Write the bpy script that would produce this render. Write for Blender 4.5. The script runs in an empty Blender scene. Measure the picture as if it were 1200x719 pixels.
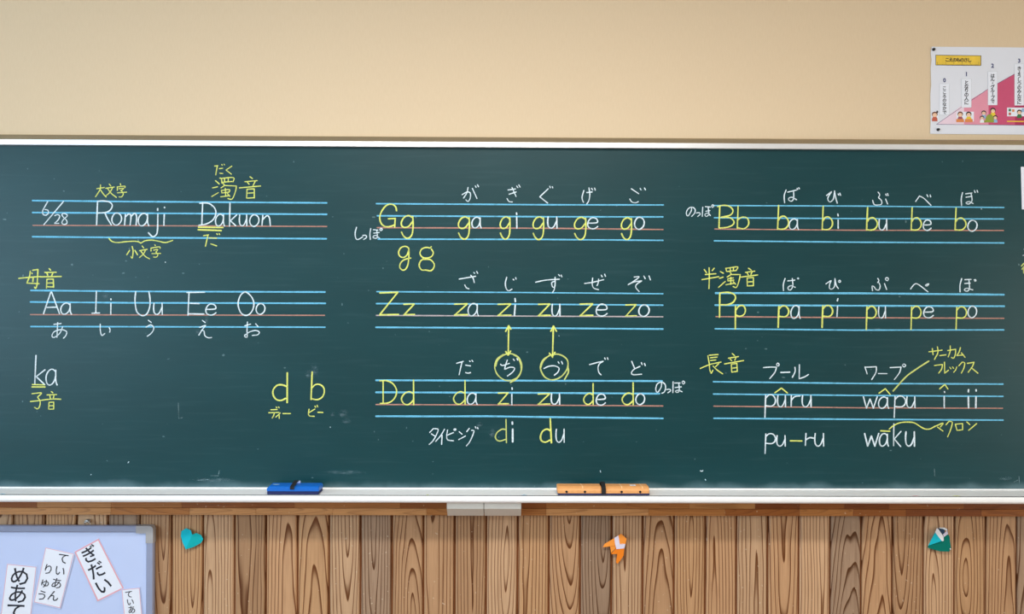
import bpy, math, random
from mathutils import Vector, Matrix

# ------------------------------------------------------------------ camera, world, light, exposure
SC = bpy.context.scene
COL = SC.collection
CAM_POS = Vector((-0.011, -2.84, 1.45))
F_PX = 933.3
cam_data = bpy.data.cameras.new('camera')
cam = bpy.data.objects.new('camera', cam_data)
COL.objects.link(cam)
cam_data.sensor_width = 36.0
cam_data.lens = 36.0 * F_PX / 1200.0
cam_data.clip_start = 0.01
cam.location = CAM_POS
R_CAM = (Matrix.Rotation(math.radians(-0.45), 3, 'Z') @ Matrix.Rotation(math.radians(90), 3, 'X')
         @ Matrix.Rotation(math.radians(0.225), 3, 'Z'))
cam.rotation_euler = R_CAM.to_euler()
SC.camera = cam

world = bpy.data.worlds.new('world')
SC.world = world
world.use_nodes = True
wb = world.node_tree.nodes['Background']
wb.inputs['Color'].default_value = (0.98, 0.95, 0.92, 1)
wb.inputs['Strength'].default_value = 0.3


def area_light(name, loc, target, sx, sy, power, color):
    ld = bpy.data.lights.new(name, 'AREA')
    ld.shape = 'RECTANGLE'
    ld.size = sx
    ld.size_y = sy
    ld.energy = power
    ld.color = color
    o = bpy.data.objects.new(name, ld)
    COL.objects.link(o)
    o.location = loc
    d = Vector(target) - Vector(loc)
    o.rotation_euler = d.to_track_quat('-Z', 'Y').to_euler()
    return o


# daylight through the row of windows in the left side of the classroom
area_light('window_daylight', (-3.85, -4.0, 1.7), (0, -4.0, 1.7), 4.8, 1.8, 250, (0.54, 0.78, 1.0))
# warm fill lamp added on the right to brighten that end of the wall
area_light('right_fill_light', (3.85, -1.9, 1.2), (0, -1.9, 1.2), 1.8, 1.2, 50, (1.0, 0.93, 0.80))
# ceiling lamps
area_light('front_ceiling_lamp', (-0.1, -1.9, 2.86), (-0.1, -1.9, 0), 2.0, 0.25, 92, (1.0, 0.97, 0.92))
area_light('rear_ceiling_lamp', (0.0, -4.6, 2.86), (0.0, -4.6, 0), 3.0, 0.4, 60, (1.0, 0.97, 0.92))

SC.view_settings.view_transform = 'Standard'
SC.view_settings.look = 'None'
SC.view_settings.gamma = 1
SC.view_settings.use_curve_mapping = False
SC.view_settings.exposure = -0.50


# ------------------------------------------------------------------ pixel ray -> point on a plane y = const
def P(px, py, y):
    d = R_CAM @ Vector(((px - 600.0) / F_PX, -(py - 359.5) / F_PX, -1.0))
    t = (y - CAM_POS.y) / d.y
    return CAM_POS + d * t


# ------------------------------------------------------------------ materials
def srgb(r, g, b):
    def f(c):
        c /= 255.0
        return c / 12.92 if c <= 0.04045 else ((c + 0.055) / 1.055) ** 2.4
    return (f(r), f(g), f(b), 1)


def mat(name, rgb, rough=0.6, metal=0.0, spec=0.5, noise=None, bump=None):
    m = bpy.data.materials.new(name)
    m.use_nodes = True
    nt = m.node_tree
    b = nt.nodes['Principled BSDF']
    b.inputs['Roughness'].default_value = rough
    b.inputs['Metallic'].default_value = metal
    b.inputs['Specular IOR Level'].default_value = spec
    tc = nt.nodes.new('ShaderNodeTexCoord')
    n = nt.nodes.new('ShaderNodeTexNoise')
    sc, amt = noise or (40.0, 0.04)
    n.inputs['Scale'].default_value = sc
    n.inputs['Detail'].default_value = 3
    nt.links.new(tc.outputs['Object'], n.inputs['Vector'])
    mx = nt.nodes.new('ShaderNodeMix')
    mx.data_type = 'RGBA'
    c = srgb(*rgb)
    mx.inputs[6].default_value = tuple(v * (1 - amt) for v in c[:3]) + (1,)
    mx.inputs[7].default_value = tuple(min(1, v * (1 + amt)) for v in c[:3]) + (1,)
    nt.links.new(n.outputs['Fac'], mx.inputs[0])
    nt.links.new(mx.outputs[2], b.inputs['Base Color'])
    if bump:
        n2 = nt.nodes.new('ShaderNodeTexNoise')
        n2.inputs['Scale'].default_value = bump[0]
        nt.links.new(tc.outputs['Object'], n2.inputs['Vector'])
        bp = nt.nodes.new('ShaderNodeBump')
        bp.inputs['Strength'].default_value = bump[1]
        bp.inputs['Distance'].default_value = 0.001
        nt.links.new(n2.outputs['Fac'], bp.inputs['Height'])
        nt.links.new(bp.outputs['Normal'], b.inputs['Normal'])
    return m


def node(nt, t, **kw):
    n = nt.nodes.new(t)
    for k, v in kw.items():
        setattr(n, k, v)
    return n


def math_node(nt, op, a, b=None, c=None):
    n = nt.nodes.new('ShaderNodeMath')
    n.operation = op
    for i, v in enumerate((a, b, c)):
        if v is None:
            continue
        if isinstance(v, (int, float)):
            n.inputs[i].default_value = v
        else:
            nt.links.new(v, n.inputs[i])
    return n.outputs[0]


def mix_col(nt, fac, a, b, mode='MIX'):
    n = nt.nodes.new('ShaderNodeMix')
    n.data_type = 'RGBA'
    n.blend_type = mode
    for i, v in ((0, fac), (6, a), (7, b)):
        if isinstance(v, (int, float)):
            n.inputs[i].default_value = v
        elif isinstance(v, tuple):
            n.inputs[i].default_value = v
        else:
            nt.links.new(v, n.inputs[i])
    return n.outputs[2]


def ramp(nt, fac, lo, hi):
    n = nt.nodes.new('ShaderNodeMapRange')
    n.interpolation_type = 'SMOOTHSTEP'
    n.inputs[1].default_value = lo
    n.inputs[2].default_value = hi
    nt.links.new(fac, n.inputs[0])
    return n.outputs[0]


def wood_material(name, scale=1.0, contrast=1.0, gloss=0.45, fine=(1, 1)):
    """growth rings cut along the board; every piece starts at its own place in the log (object random),
    its tone comes from the object's own colour"""
    m = bpy.data.materials.new(name)
    m.use_nodes = True
    nt = m.node_tree
    b = nt.nodes['Principled BSDF']
    tc = node(nt, 'ShaderNodeTexCoord')
    oi = node(nt, 'ShaderNodeObjectInfo')
    rnd = oi.outputs['Random']
    sep = node(nt, 'ShaderNodeSeparateXYZ')
    nt.links.new(tc.outputs['Object'], sep.inputs[0])
    r1 = math_node(nt, 'FRACT', math_node(nt, 'MULTIPLY', rnd, 17.31))
    r2 = math_node(nt, 'FRACT', math_node(nt, 'MULTIPLY', rnd, 43.77))
    r3 = math_node(nt, 'FRACT', math_node(nt, 'MULTIPLY', rnd, 91.13))
    # low frequency wobble, stretched along the grain
    cmb = node(nt, 'ShaderNodeCombineXYZ')
    nt.links.new(math_node(nt, 'ADD', math_node(nt, 'MULTIPLY', sep.outputs[0], 11.0 * scale), math_node(nt, 'MULTIPLY', rnd, 50.0)), cmb.inputs[0])
    nt.links.new(math_node(nt, 'MULTIPLY', rnd, 31.0), cmb.inputs[1])
    nt.links.new(math_node(nt, 'MULTIPLY', sep.outputs[2], 1.7 * scale), cmb.inputs[2])
    nz = node(nt, 'ShaderNodeTexNoise')
    nz.inputs['Scale'].default_value = 1.0
    nz.inputs['Detail'].default_value = 2.0
    nt.links.new(cmb.outputs[0], nz.inputs['Vector'])
    wob = math_node(nt, 'MULTIPLY', math_node(nt, 'SUBTRACT', nz.outputs['Fac'], 0.5), 0.045 / scale)
    x0 = math_node(nt, 'MULTIPLY', math_node(nt, 'SUBTRACT', r1, 0.5), 0.07 / scale)
    xx = math_node(nt, 'ADD', math_node(nt, 'SUBTRACT', sep.outputs[0], x0), math_node(nt, 'MULTIPLY', wob, 0.35))
    slope = math_node(nt, 'MULTIPLY', math_node(nt, 'SUBTRACT', r2, 0.5), 0.22)
    dd = math_node(nt, 'ADD', math_node(nt, 'MULTIPLY', sep.outputs[2], slope),
                   math_node(nt, 'ADD', math_node(nt, 'MULTIPLY', math_node(nt, 'SUBTRACT', r3, 0.35), 0.10 / scale), wob))
    rr = math_node(nt, 'SQRT', math_node(nt, 'ADD', math_node(nt, 'MULTIPLY', xx, xx), math_node(nt, 'MULTIPLY', dd, dd)))
    fr = math_node(nt, 'FRACT', math_node(nt, 'MULTIPLY', rr, 92.0 * scale))
    # early wood slowly darkens, late wood is a thin dark line
    line = math_node(nt, 'ADD', math_node(nt, 'MULTIPLY', fr, 0.18), math_node(nt, 'MULTIPLY', ramp(nt, fr, 0.66, 0.93), 0.8))
    edge = ramp(nt, fr, 1.0, 0.955)
    ring = math_node(nt, 'MULTIPLY', line, edge)
    # fine fibres
    cmb2 = node(nt, 'ShaderNodeCombineXYZ')
    nt.links.new(math_node(nt, 'ADD', math_node(nt, 'MULTIPLY', sep.outputs[0], 420.0), math_node(nt, 'MULTIPLY', rnd, 900.0)), cmb2.inputs[0])
    nt.links.new(math_node(nt, 'MULTIPLY', sep.outputs[2], 9.0), cmb2.inputs[2])
    nf = node(nt, 'ShaderNodeTexNoise')
    nf.inputs['Scale'].default_value = 1.0
    nf.inputs['Detail'].default_value = 1.0
    nt.links.new(cmb2.outputs[0], nf.inputs['Vector'])
    # broad stain streaks
    cmb3 = node(nt, 'ShaderNodeCombineXYZ')
    nt.links.new(math_node(nt, 'ADD', math_node(nt, 'MULTIPLY', sep.outputs[0], 45.0), math_node(nt, 'MULTIPLY', rnd, 77.0)), cmb3.inputs[0])
    nt.links.new(math_node(nt, 'MULTIPLY', sep.outputs[2], 2.5), cmb3.inputs[2])
    ns = node(nt, 'ShaderNodeTexNoise')
    ns.inputs['Scale'].default_value = 1.0
    ns.inputs['Detail'].default_value = 2.0
    nt.links.new(cmb3.outputs[0], ns.inputs['Vector'])
    base = oi.outputs['Color']
    dark = mix_col(nt, 1.0, base, (0.24, 0.125, 0.055, 1), 'MULTIPLY')
    c1 = mix_col(nt, math_node(nt, 'MULTIPLY', ring, 0.95 * contrast), base, dark)
    c2 = mix_col(nt, math_node(nt, 'MULTIPLY', ramp(nt, nf.outputs['Fac'], 0.45, 0.8), 0.28), c1, dark)
    c3 = mix_col(nt, math_node(nt, 'MULTIPLY', ramp(nt, ns.outputs['Fac'], 0.52, 0.75), 0.22), c2, dark)
    # pale scuffs
    sp = node(nt, 'ShaderNodeTexNoise')
    sp.inputs['Scale'].default_value = 130.0
    sp.inputs['Detail'].default_value = 0.0
    spo = node(nt, 'ShaderNodeVectorMath', operation='ADD')
    cmb4 = node(nt, 'ShaderNodeCombineXYZ')
    nt.links.new(math_node(nt, 'MULTIPLY', rnd, 37.0), cmb4.inputs[1])
    nt.links.new(tc.outputs['Object'], spo.inputs[0])
    nt.links.new(cmb4.outputs[0], spo.inputs[1])
    nt.links.new(spo.outputs[0], sp.inputs['Vector'])
    c4 = mix_col(nt, math_node(nt, 'MULTIPLY', ramp(nt, sp.outputs['Fac'], 0.80, 0.86), 0.45), c3, (0.75, 0.62, 0.47, 1))
    nt.links.new(c4, b.inputs['Base Color'])
    b.inputs['Roughness'].default_value = gloss
    b.inputs['Specular IOR Level'].default_value = 0.4
    bp = node(nt, 'ShaderNodeBump')
    bp.inputs['Strength'].default_value = 0.25
    bp.inputs['Distance'].default_value = 0.0006
    bp.invert = True
    nt.links.new(ring, bp.inputs['Height'])
    nt.links.new(bp.outputs['Normal'], b.inputs['Normal'])
    return m


def board_material():
    m = bpy.data.materials.new('blackboard_green')
    m.use_nodes = True
    nt = m.node_tree
    b = nt.nodes['Principled BSDF']
    tc = node(nt, 'ShaderNodeTexCoord')
    mp = node(nt, 'ShaderNodeMapping')
    mp.inputs['Scale'].default_value = (0.9, 1.0, 3.2)
    nt.links.new(tc.outputs['Object'], mp.inputs['Vector'])
    n1 = node(nt, 'ShaderNodeTexNoise')
    n1.inputs['Scale'].default_value = 2.2
    n1.inputs['Detail'].default_value = 5.0
    nt.links.new(mp.outputs[0], n1.inputs['Vector'])
    mp2 = node(nt, 'ShaderNodeMapping')
    mp2.inputs['Scale'].default_value = (1.5, 1.0, 26.0)
    nt.links.new(tc.outputs['Object'], mp2.inputs['Vector'])
    n2 = node(nt, 'ShaderNodeTexNoise')
    n2.inputs['Scale'].default_value = 3.0
    n2.inputs['Detail'].default_value = 3.0
    nt.links.new(mp2.outputs[0], n2.inputs['Vector'])
    c = mix_col(nt, n1.outputs['Fac'], srgb(8, 54, 59), srgb(14, 65, 71))
    c = mix_col(nt, math_node(nt, 'MULTIPLY', ramp(nt, n2.outputs['Fac'], 0.5, 0.8), 0.04), c, srgb(120, 150, 155))
    # chalk dust that has settled just above the tray (board centre is the object's origin)
    sep = node(nt, 'ShaderNodeSeparateXYZ')
    nt.links.new(tc.outputs['Object'], sep.inputs[0])
    n3 = node(nt, 'ShaderNodeTexNoise')
    n3.inputs['Scale'].default_value = 9.0
    n3.inputs['Detail'].default_value = 3.0
    nt.links.new(tc.outputs['Object'], n3.inputs['Vector'])
    hgt = math_node(nt, 'ADD', sep.outputs[2], math_node(nt, 'MULTIPLY', math_node(nt, 'SUBTRACT', n3.outputs['Fac'], 0.5), 0.05))
    dust = math_node(nt, 'MULTIPLY', ramp(nt, hgt, -0.572, -0.606), 0.34)
    c = mix_col(nt, dust, c, srgb(135, 165, 175))
    # sparse chalk specks
    n4 = node(nt, 'ShaderNodeTexNoise')
    n4.inputs['Scale'].default_value = 70.0
    n4.inputs['Detail'].default_value = 0.0
    nt.links.new(tc.outputs['Object'], n4.inputs['Vector'])
    c = mix_col(nt, math_node(nt, 'MULTIPLY', ramp(nt, n4.outputs['Fac'], 0.86, 0.90), 0.30), c, srgb(150, 180, 185))
    nt.links.new(c, b.inputs['Base Color'])
    b.inputs['Roughness'].default_value = 0.40
    b.inputs['Specular IOR Level'].default_value = 0.31
    return m


def chalk_material(name, rgb, cover=0.9):
    m = bpy.data.materials.new(name)
    m.use_nodes = True
    nt = m.node_tree
    b = nt.nodes['Principled BSDF']
    tc = node(nt, 'ShaderNodeTexCoord')
    n = node(nt, 'ShaderNodeTexNoise')
    n.inputs['Scale'].default_value = 330.0
    n.inputs['Detail'].default_value = 2.0
    nt.links.new(tc.outputs['Object'], n.inputs['Vector'])
    n2 = node(nt, 'ShaderNodeTexNoise')
    n2.inputs['Scale'].default_value = 28.0
    nt.links.new(tc.outputs['Object'], n2.inputs['Vector'])
    f = math_node(nt, 'MULTIPLY', ramp(nt, n.outputs['Fac'], 0.42, 0.75), 0.40)
    f = math_node(nt, 'ADD', f, math_node(nt, 'MULTIPLY', ramp(nt, n2.outputs['Fac'], 0.45, 0.8), 0.30))
    f = math_node(nt, 'ADD', f, 1.0 - cover)
    nt.links.new(mix_col(nt, f, srgb(*rgb), srgb(45, 78, 80)), b.inputs['Base Color'])
    b.inputs['Roughness'].default_value = 0.95
    b.inputs['Specular IOR Level'].default_value = 0.1
    return m


def smudge_material():
    m = bpy.data.materials.new('chalk_smudge')
    m.use_nodes = True
    nt = m.node_tree
    b = nt.nodes['Principled BSDF']
    b.inputs['Base Color'].default_value = srgb(170, 200, 215)
    b.inputs['Roughness'].default_value = 0.95
    tc = node(nt, 'ShaderNodeTexCoord')
    n = node(nt, 'ShaderNodeTexNoise')
    n.inputs['Scale'].default_value = 70.0
    n.inputs['Detail'].default_value = 3.0
    nt.links.new(tc.outputs['Object'], n.inputs['Vector'])
    gr = node(nt, 'ShaderNodeTexCoord')
    vl = node(nt, 'ShaderNodeVectorMath', operation='LENGTH')
    mp = node(nt, 'ShaderNodeMapping')
    mp.inputs['Location'].default_value = (-1, -1, -1)
    mp.inputs['Scale'].default_value = (2, 2, 2)
    sep = node(nt, 'ShaderNodeSeparateXYZ')
    cmb = node(nt, 'ShaderNodeCombineXYZ')
    nt.links.new(gr.outputs['Generated'], mp.inputs['Vector'])
    nt.links.new(mp.outputs[0], sep.inputs[0])
    nt.links.new(sep.outputs[0], cmb.inputs[0])
    nt.links.new(sep.outputs[2], cmb.inputs[2])
    nt.links.new(cmb.outputs[0], vl.inputs[0])
    soft = ramp(nt, vl.outputs['Value'], 1.0, 0.2)
    a = math_node(nt, 'MULTIPLY', math_node(nt, 'MULTIPLY', ramp(nt, n.outputs['Fac'], 0.35, 0.75), soft), 0.22)
    nt.links.new(a, b.inputs['Alpha'])
    return m


def wall_material():
    m = bpy.data.materials.new('beige_wallpaper')
    m.use_nodes = True
    nt = m.node_tree
    b = nt.nodes['Principled BSDF']
    tc = node(nt, 'ShaderNodeTexCoord')
    mp = node(nt, 'ShaderNodeMapping')
    mp.inputs['Scale'].default_value = (1, 1, 0.15)
    nt.links.new(tc.outputs['Object'], mp.inputs['Vector'])
    n = node(nt, 'ShaderNodeTexNoise')
    n.inputs['Scale'].default_value = 260.0
    n.inputs['Detail'].default_value = 2.0
    nt.links.new(mp.outputs[0], n.inputs['Vector'])
    n2 = node(nt, 'ShaderNodeTexNoise')
    n2.inputs['Scale'].default_value = 1.3
    nt.links.new(tc.outputs['Object'], n2.inputs['Vector'])
    c = mix_col(nt, n.outputs['Fac'], srgb(219, 195, 162), srgb(227, 204, 173))
    c = mix_col(nt, math_node(nt, 'MULTIPLY', n2.outputs['Fac'], 0.12), c, srgb(234, 212, 180))
    nt.links.new(c, b.inputs['Base Color'])
    b.inputs['Roughness'].default_value = 0.8
    b.inputs['Specular IOR Level'].default_value = 0.25
    bp = node(nt, 'ShaderNodeBump')
    bp.inputs['Strength'].default_value = 0.15
    bp.inputs['Distance'].default_value = 0.001
    nt.links.new(n.outputs['Fac'], bp.inputs['Height'])
    nt.links.new(bp.outputs['Normal'], b.inputs['Normal'])
    return m


M = {
    'wall': wall_material(),
    'floor': mat('floor_wood', (124, 88, 58), 0.35, noise=(6, 0.15)),
    'board': board_material(),
    'frame': mat('satin_aluminium', (240, 241, 244), 0.34, 0.6, noise=(20, 0.03)),
    'bronze': mat('bronze_trim_metal', (186, 170, 142), 0.26, 0.9),
    'tray': mat('tray_aluminium', (250, 250, 252), 0.4, 0.0, noise=(60, 0.06)),
    'gap': mat('groove_shade_dark', (22, 24, 25), 0.8),  # near-black colour standing in for shade inside the tray groove
    'plank': wood_material('cedar_plank', 1.0, 1.1, 0.36),
    'block': wood_material('oak_block', 1.6, 0.35, 0.38),
    'groove': mat('groove_brown_wood', (140, 84, 44), 0.8, noise=(30, 0.2)),  # brown wood of the plank grooves and the rail core
    'W': chalk_material('white_chalk', (232, 246, 255), 1.0),
    'Y': chalk_material('yellow_chalk', (236, 242, 126), 1.0),
    'G': chalk_material('pale_yellow_chalk', (214, 224, 130), 0.97),
    'B': chalk_material('blue_chalk', (120, 204, 244), 0.95),
    'K': chalk_material('pink_chalk', (210, 150, 134), 0.86),
    'L': chalk_material('lilac_chalk', (205, 190, 195), 0.92),
    'S': chalk_material('faint_chalk', (190, 215, 225), 0.38),
    'smudge': smudge_material(),
    'blue_plastic': mat('blue_vinyl', (14, 104, 202), 0.4, noise=(60, 0.12)),
    'felt': mat('navy_felt', (34, 42, 92), 0.95, noise=(200, 0.3), bump=(300, 0.6)),
    'black': mat('black_strap', (26, 26, 30), 0.6),
    'orange_foam': mat('orange_vinyl', (232, 164, 100), 0.5, noise=(80, 0.12)),
    'orange_pale': mat('pale_seam', (250, 210, 160), 0.5),
    'box': mat('offwhite_plastic', (232, 231, 224), 0.45),
    'white_sheet': mat('whiteboard_enamel', (196, 210, 246), 0.22, noise=(7, 0.03)),
    'board_frame': mat('grey_frame_metal', (152, 160, 188), 0.38, 0.1),
    'board_cap': mat('grey_corner_plastic', (170, 168, 170), 0.55),
    'laminate': mat('laminate_film', (200, 212, 244), 0.18),
    'paper': mat('white_paper', (236, 240, 252), 0.35, noise=(30, 0.015)),
    'pink_print': mat('pink_print', (232, 166, 178), 0.45),
    'black_print': mat('black_print', (22, 24, 40), 0.5),
    'poster': mat('poster_paper', (228, 231, 242), 0.16, noise=(6, 0.04), bump=(14, 0.5)),
    'banner': mat('gold_print', (240, 200, 72), 0.25, noise=(30, 0.2)),
    'navy_print': mat('navy_print', (40, 46, 110), 0.4),
    'grey_print': mat('grey_print', (190, 198, 204), 0.4),
    'step1': mat('pale_lilac_print', (236, 212, 228), 0.3),
    'step2': mat('light_pink_print', (230, 152, 174), 0.3),
    'step3': mat('rose_print', (206, 84, 122), 0.3),
    'step4': mat('deep_rose_print', (178, 44, 92), 0.3),
    'skin': mat('skin_print', (248, 208, 178), 0.4),
    'hair_b': mat('brown_hair_print', (110, 62, 48), 0.4),
    'hair_k': mat('black_hair_print', (34, 28, 38), 0.4),
    'red_print': mat('red_print', (196, 96, 76), 0.4),
    'plum_print': mat('plum_print', (160, 82, 104), 0.4),
    'yellow_print': mat('yellow_print', (238, 206, 60), 0.4),
    'green_print': mat('green_print', (148, 160, 62), 0.4),
    'leaf_print': mat('leaf_green_print', (60, 120, 78), 0.4),
    'sky_print': mat('sky_print', (150, 186, 220), 0.4),
    'desk_print': mat('desk_print', (226, 140, 80), 0.4),
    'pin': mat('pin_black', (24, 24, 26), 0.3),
    'chrome': mat('hook_metal', (190, 185, 180), 0.25, 0.9),
    'cyan1': mat('turquoise_paper', (26, 186, 204), 0.8, spec=0.15),
    'cyan2': mat('turquoise_paper_folded', (22, 178, 184), 0.8, spec=0.15),
    'teal': mat('dark_green_paper', (0, 118, 104), 0.8, spec=0.15),
    'cream': mat('white_origami_paper', (236, 238, 242), 0.8, spec=0.15),
    'inner': mat('blue_inner_paper', (20, 58, 90), 0.7),
    'orange': mat('orange_origami_paper', (246, 152, 62), 0.8, spec=0.15),
    'orange2': mat('orange_origami_flap', (244, 134, 36), 0.8, spec=0.15),
    'lilac_w': mat('lilac_white_paper', (226, 218, 236), 0.7),
}


# ------------------------------------------------------------------ object helpers
def wloc(o):
    v = Vector((0, 0, 0))
    while o:
        v = v + Vector(o.location)
        o = o.parent
    return v


def make(name, verts, faces, m, parent=None, origin=None, smooth=False, mats=None, fm=None):
    vs = [Vector(v) for v in verts]
    if origin is None:
        lo = Vector((min(v.x for v in vs), min(v.y for v in vs), min(v.z for v in vs)))
        hi = Vector((max(v.x for v in vs), max(v.y for v in vs), max(v.z for v in vs)))
        origin = (lo + hi) / 2
    origin = Vector(origin)
    me = bpy.data.meshes.new(name)
    me.from_pydata([v - origin for v in vs], [], faces)
    for x in (mats or [m]):
        me.materials.append(x)
    if fm:
        for p, i in zip(me.polygons, fm):
            p.material_index = i
    if smooth:
        for p in me.polygons:
            p.use_smooth = True
    me.update()
    o = bpy.data.objects.new(name, me)
    COL.objects.link(o)
    o.location = origin
    if parent:
        o.parent = parent
        o.location = origin - wloc(parent)
    return o


def empty(name, loc, label, cat, group=None):
    o = bpy.data.objects.new(name, None)
    COL.objects.link(o)
    o.location = loc
    o.empty_display_size = 0.05
    tag(o, label, cat, group)
    return o


def tag(o, label=None, cat=None, group=None, kind=None):
    for k, v in (('label', label), ('category', cat), ('group', group), ('kind', kind)):
        if v:
            o[k] = v
    return o


def box_geo(x0, x1, y0, y1, z0, z1, bev=0.0):
    """box whose long edges are chamfered"""
    b = min(bev, (x1 - x0) / 3, (y1 - y0) / 3, (z1 - z0) / 3)
    if b <= 0:
        v = [(x0, y0, z0), (x1, y0, z0), (x1, y1, z0), (x0, y1, z0), (x0, y0, z1), (x1, y0, z1), (x1, y1, z1), (x0, y1, z1)]
        f = [(0, 3, 2, 1), (4, 5, 6, 7), (0, 1, 5, 4), (1, 2, 6, 5), (2, 3, 7, 6), (3, 0, 4, 7)]
        return v, f
    v = []
    for z, i in ((z0, b), (z0 + b, 0), (z1 - b, 0), (z1, b)):
        v += [(x0 + i + b, y0 + i, z), (x1 - i - b, y0 + i, z), (x1 - i, y0 + i + b, z), (x1 - i, y1 - i - b, z),
              (x1 - i - b, y1 - i, z), (x0 + i + b, y1 - i, z), (x0 + i, y1 - i - b, z), (x0 + i, y0 + i + b, z)]
    f = [tuple(range(7, -1, -1)), tuple(range(24, 32))]
    for k in range(3):
        for j in range(8):
            a = k * 8 + j
            c = k * 8 + (j + 1) % 8
            f.append((a, c, c + 8, a + 8))
    return v, f


def box(name, x0, x1, y0, y1, z0, z1, m, parent=None, bev=0.0, **kw):
    v, f = box_geo(x0, x1, y0, y1, z0, z1, bev)
    return make(name, v, f, m, parent, **kw)


def extrude_x(name, prof, x0, x1, m, parent=None, **kw):
    """closed profile of (y, z) points swept along x"""
    n = len(prof)
    v = [(x0, y, z) for y, z in prof] + [(x1, y, z) for y, z in prof]
    f = [(i, (i + 1) % n, n + (i + 1) % n, n + i) for i in range(n)]
    f += [tuple(range(n - 1, -1, -1)), tuple(range(n, 2 * n))]
    return make(name, v, f, m, parent, **kw)


def slab(name, pts, y, t, m, parent=None, **kw):
    """polygon given by px points standing on plane y, thickness t towards the camera"""
    w = [P(a, b, y) for a, b in pts]
    n = len(w)
    area = sum(w[i].x * w[(i + 1) % n].z - w[(i + 1) % n].x * w[i].z for i in range(n))
    if area < 0:
        w.reverse()
    v = [(p.x, y - t, p.z) for p in w] + [(p.x, y, p.z) for p in w]
    f = [tuple(range(n))] + [tuple(range(2 * n - 1, n - 1, -1))]
    f += [(i, n + i, n + (i + 1) % n, (i + 1) % n) for i in range(n)]
    return make(name, v, f, m, parent, **kw)


def outline(name, pts, w, y, t, m, parent=None):
    """ring that follows a convex quad, w px wide, inside of it"""
    cx = sum(p[0] for p in pts) / len(pts)
    cy = sum(p[1] for p in pts) / len(pts)
    n = len(pts)
    inn = []
    for i in range(n):
        a, b, c = Vector(pts[i - 1]), Vector(pts[i]), Vector(pts[(i + 1) % n])
        d = ((a - b).normalized() + (c - b).normalized())
        s = max(0.3, abs((a - b).normalized().cross((c - b).normalized())) / max(1e-6, d.length))
        inn.append(tuple(b + d.normalized() * (w / s)))
    o = [P(a, b, y) for a, b in pts]
    q = [P(a, b, y) for a, b in inn]
    v = [(p.x, y - t, p.z) for p in o] + [(p.x, y - t, p.z) for p in q] + [(p.x, y, p.z) for p in o] + [(p.x, y, p.z) for p in q]
    f = []
    for i in range(n):
        j = (i + 1) % n
        f += [(i, n + i, n + j, j), (i, j, 2 * n + j, 2 * n + i), (n + i, 3 * n + i, 3 * n + j, n + j)]
    return make(name, v, f, m, parent)


def disc_pts(cx, cy, rx, ry=None, n=14, a0=0, a1=360):
    ry = ry or rx
    full = abs(a1 - a0) >= 360
    k = n if full else n + 1
    return [(cx + rx * math.cos(math.radians(a0 + (a1 - a0) * i / n)), cy - ry * math.sin(math.radians(a0 + (a1 - a0) * i / n))) for i in range(k)]


# ------------------------------------------------------------------ chalk strokes
rng = random.Random(7)


def smooth_pts(pts, straight):
    if straight or len(pts) < 3:
        out = []
        for a, b in zip(pts, pts[1:]):
            n = max(1, int(math.dist(a, b) / 6.0))
            out += [(a[0] + (b[0] - a[0]) * i / n, a[1] + (b[1] - a[1]) * i / n) for i in range(n)]
        return out + [pts[-1]]
    closed = math.dist(pts[0], pts[-1]) < 1e-3
    ext = ([pts[-2]] if closed else [(2 * pts[0][0] - pts[1][0], 2 * pts[0][1] - pts[1][1])]) + pts + \
          ([pts[1]] if closed else [(2 * pts[-1][0] - pts[-2][0], 2 * pts[-1][1] - pts[-2][1])])
    out = []
    for k in range(len(pts) - 1):
        p0, p1, p2, p3 = ext[k:k + 4]
        n = max(2, int(math.dist(p1, p2) / 1.3))
        for i in range(n):
            t = i / n
            out.append(tuple(0.5 * (2 * p1[j] + (p2[j] - p0[j]) * t + (2 * p0[j] - 5 * p1[j] + 4 * p2[j] - p3[j]) * t * t
                                    + (3 * p1[j] - p0[j] - 3 * p2[j] + p3[j]) * t ** 3) for j in range(2)))
    return out + [pts[-1]]


def ribbon(pts, width, y, h, verts, faces, jit=0.12, cap=True):
    """adds one chalk stroke (px points) lying on plane y, h thick"""
    q = [pts[0]]
    for p in pts[1:]:
        if math.dist(p, q[-1]) > 0.25:
            q.append(p)
    if len(q) < 2:
        q.append((q[0][0] + 0.4, q[0][1]))
    n = len(q)
    hw = width / 2
    dirs = []
    for i in range(n):
        a, b = q[max(0, i - 1)], q[min(n - 1, i + 1)]
        d = math.dist(a, b) or 1e-6
        dirs.append(((b[0] - a[0]) / d, (b[1] - a[1]) / d))
    ws = [1.0]
    ph = rng.random() * 6.28
    for i in range(1, n):
        ws.append(1 + jit * math.sin(ph + i * 0.5) + jit * 0.6 * (rng.random() - 0.5))
    rows = [(q[i], dirs[i], hw * ws[i]) for i in range(n)]
    if cap:
        a, d = q[0], dirs[0]
        rows = [((a[0] - d[0] * hw * .75, a[1] - d[1] * hw * .75), d, hw * .25), ((a[0] - d[0] * hw * .4, a[1] - d[1] * hw * .4), d, hw * .75)] + rows
        a, d = q[-1], dirs[-1]
        rows += [((a[0] + d[0] * hw * .4, a[1] + d[1] * hw * .4), d, hw * .75), ((a[0] + d[0] * hw * .75, a[1] + d[1] * hw * .75), d, hw * .25)]
    base = len(verts)
    for (c, d, w) in rows:
        nx, ny = -d[1], d[0]
        for s, hh in ((1, 0.0), (0.8, h), (-0.8, h), (-1, 0.0)):
            p = P(c[0] + nx * w * s, c[1] + ny * w * s, y)
            verts.append((p.x, y - hh, p.z))
    for i in range(len(rows) - 1):
        for j in range(3):
            a = base + i * 4 + j
            faces.append((a, a + 4, a + 5, a + 1))


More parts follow.
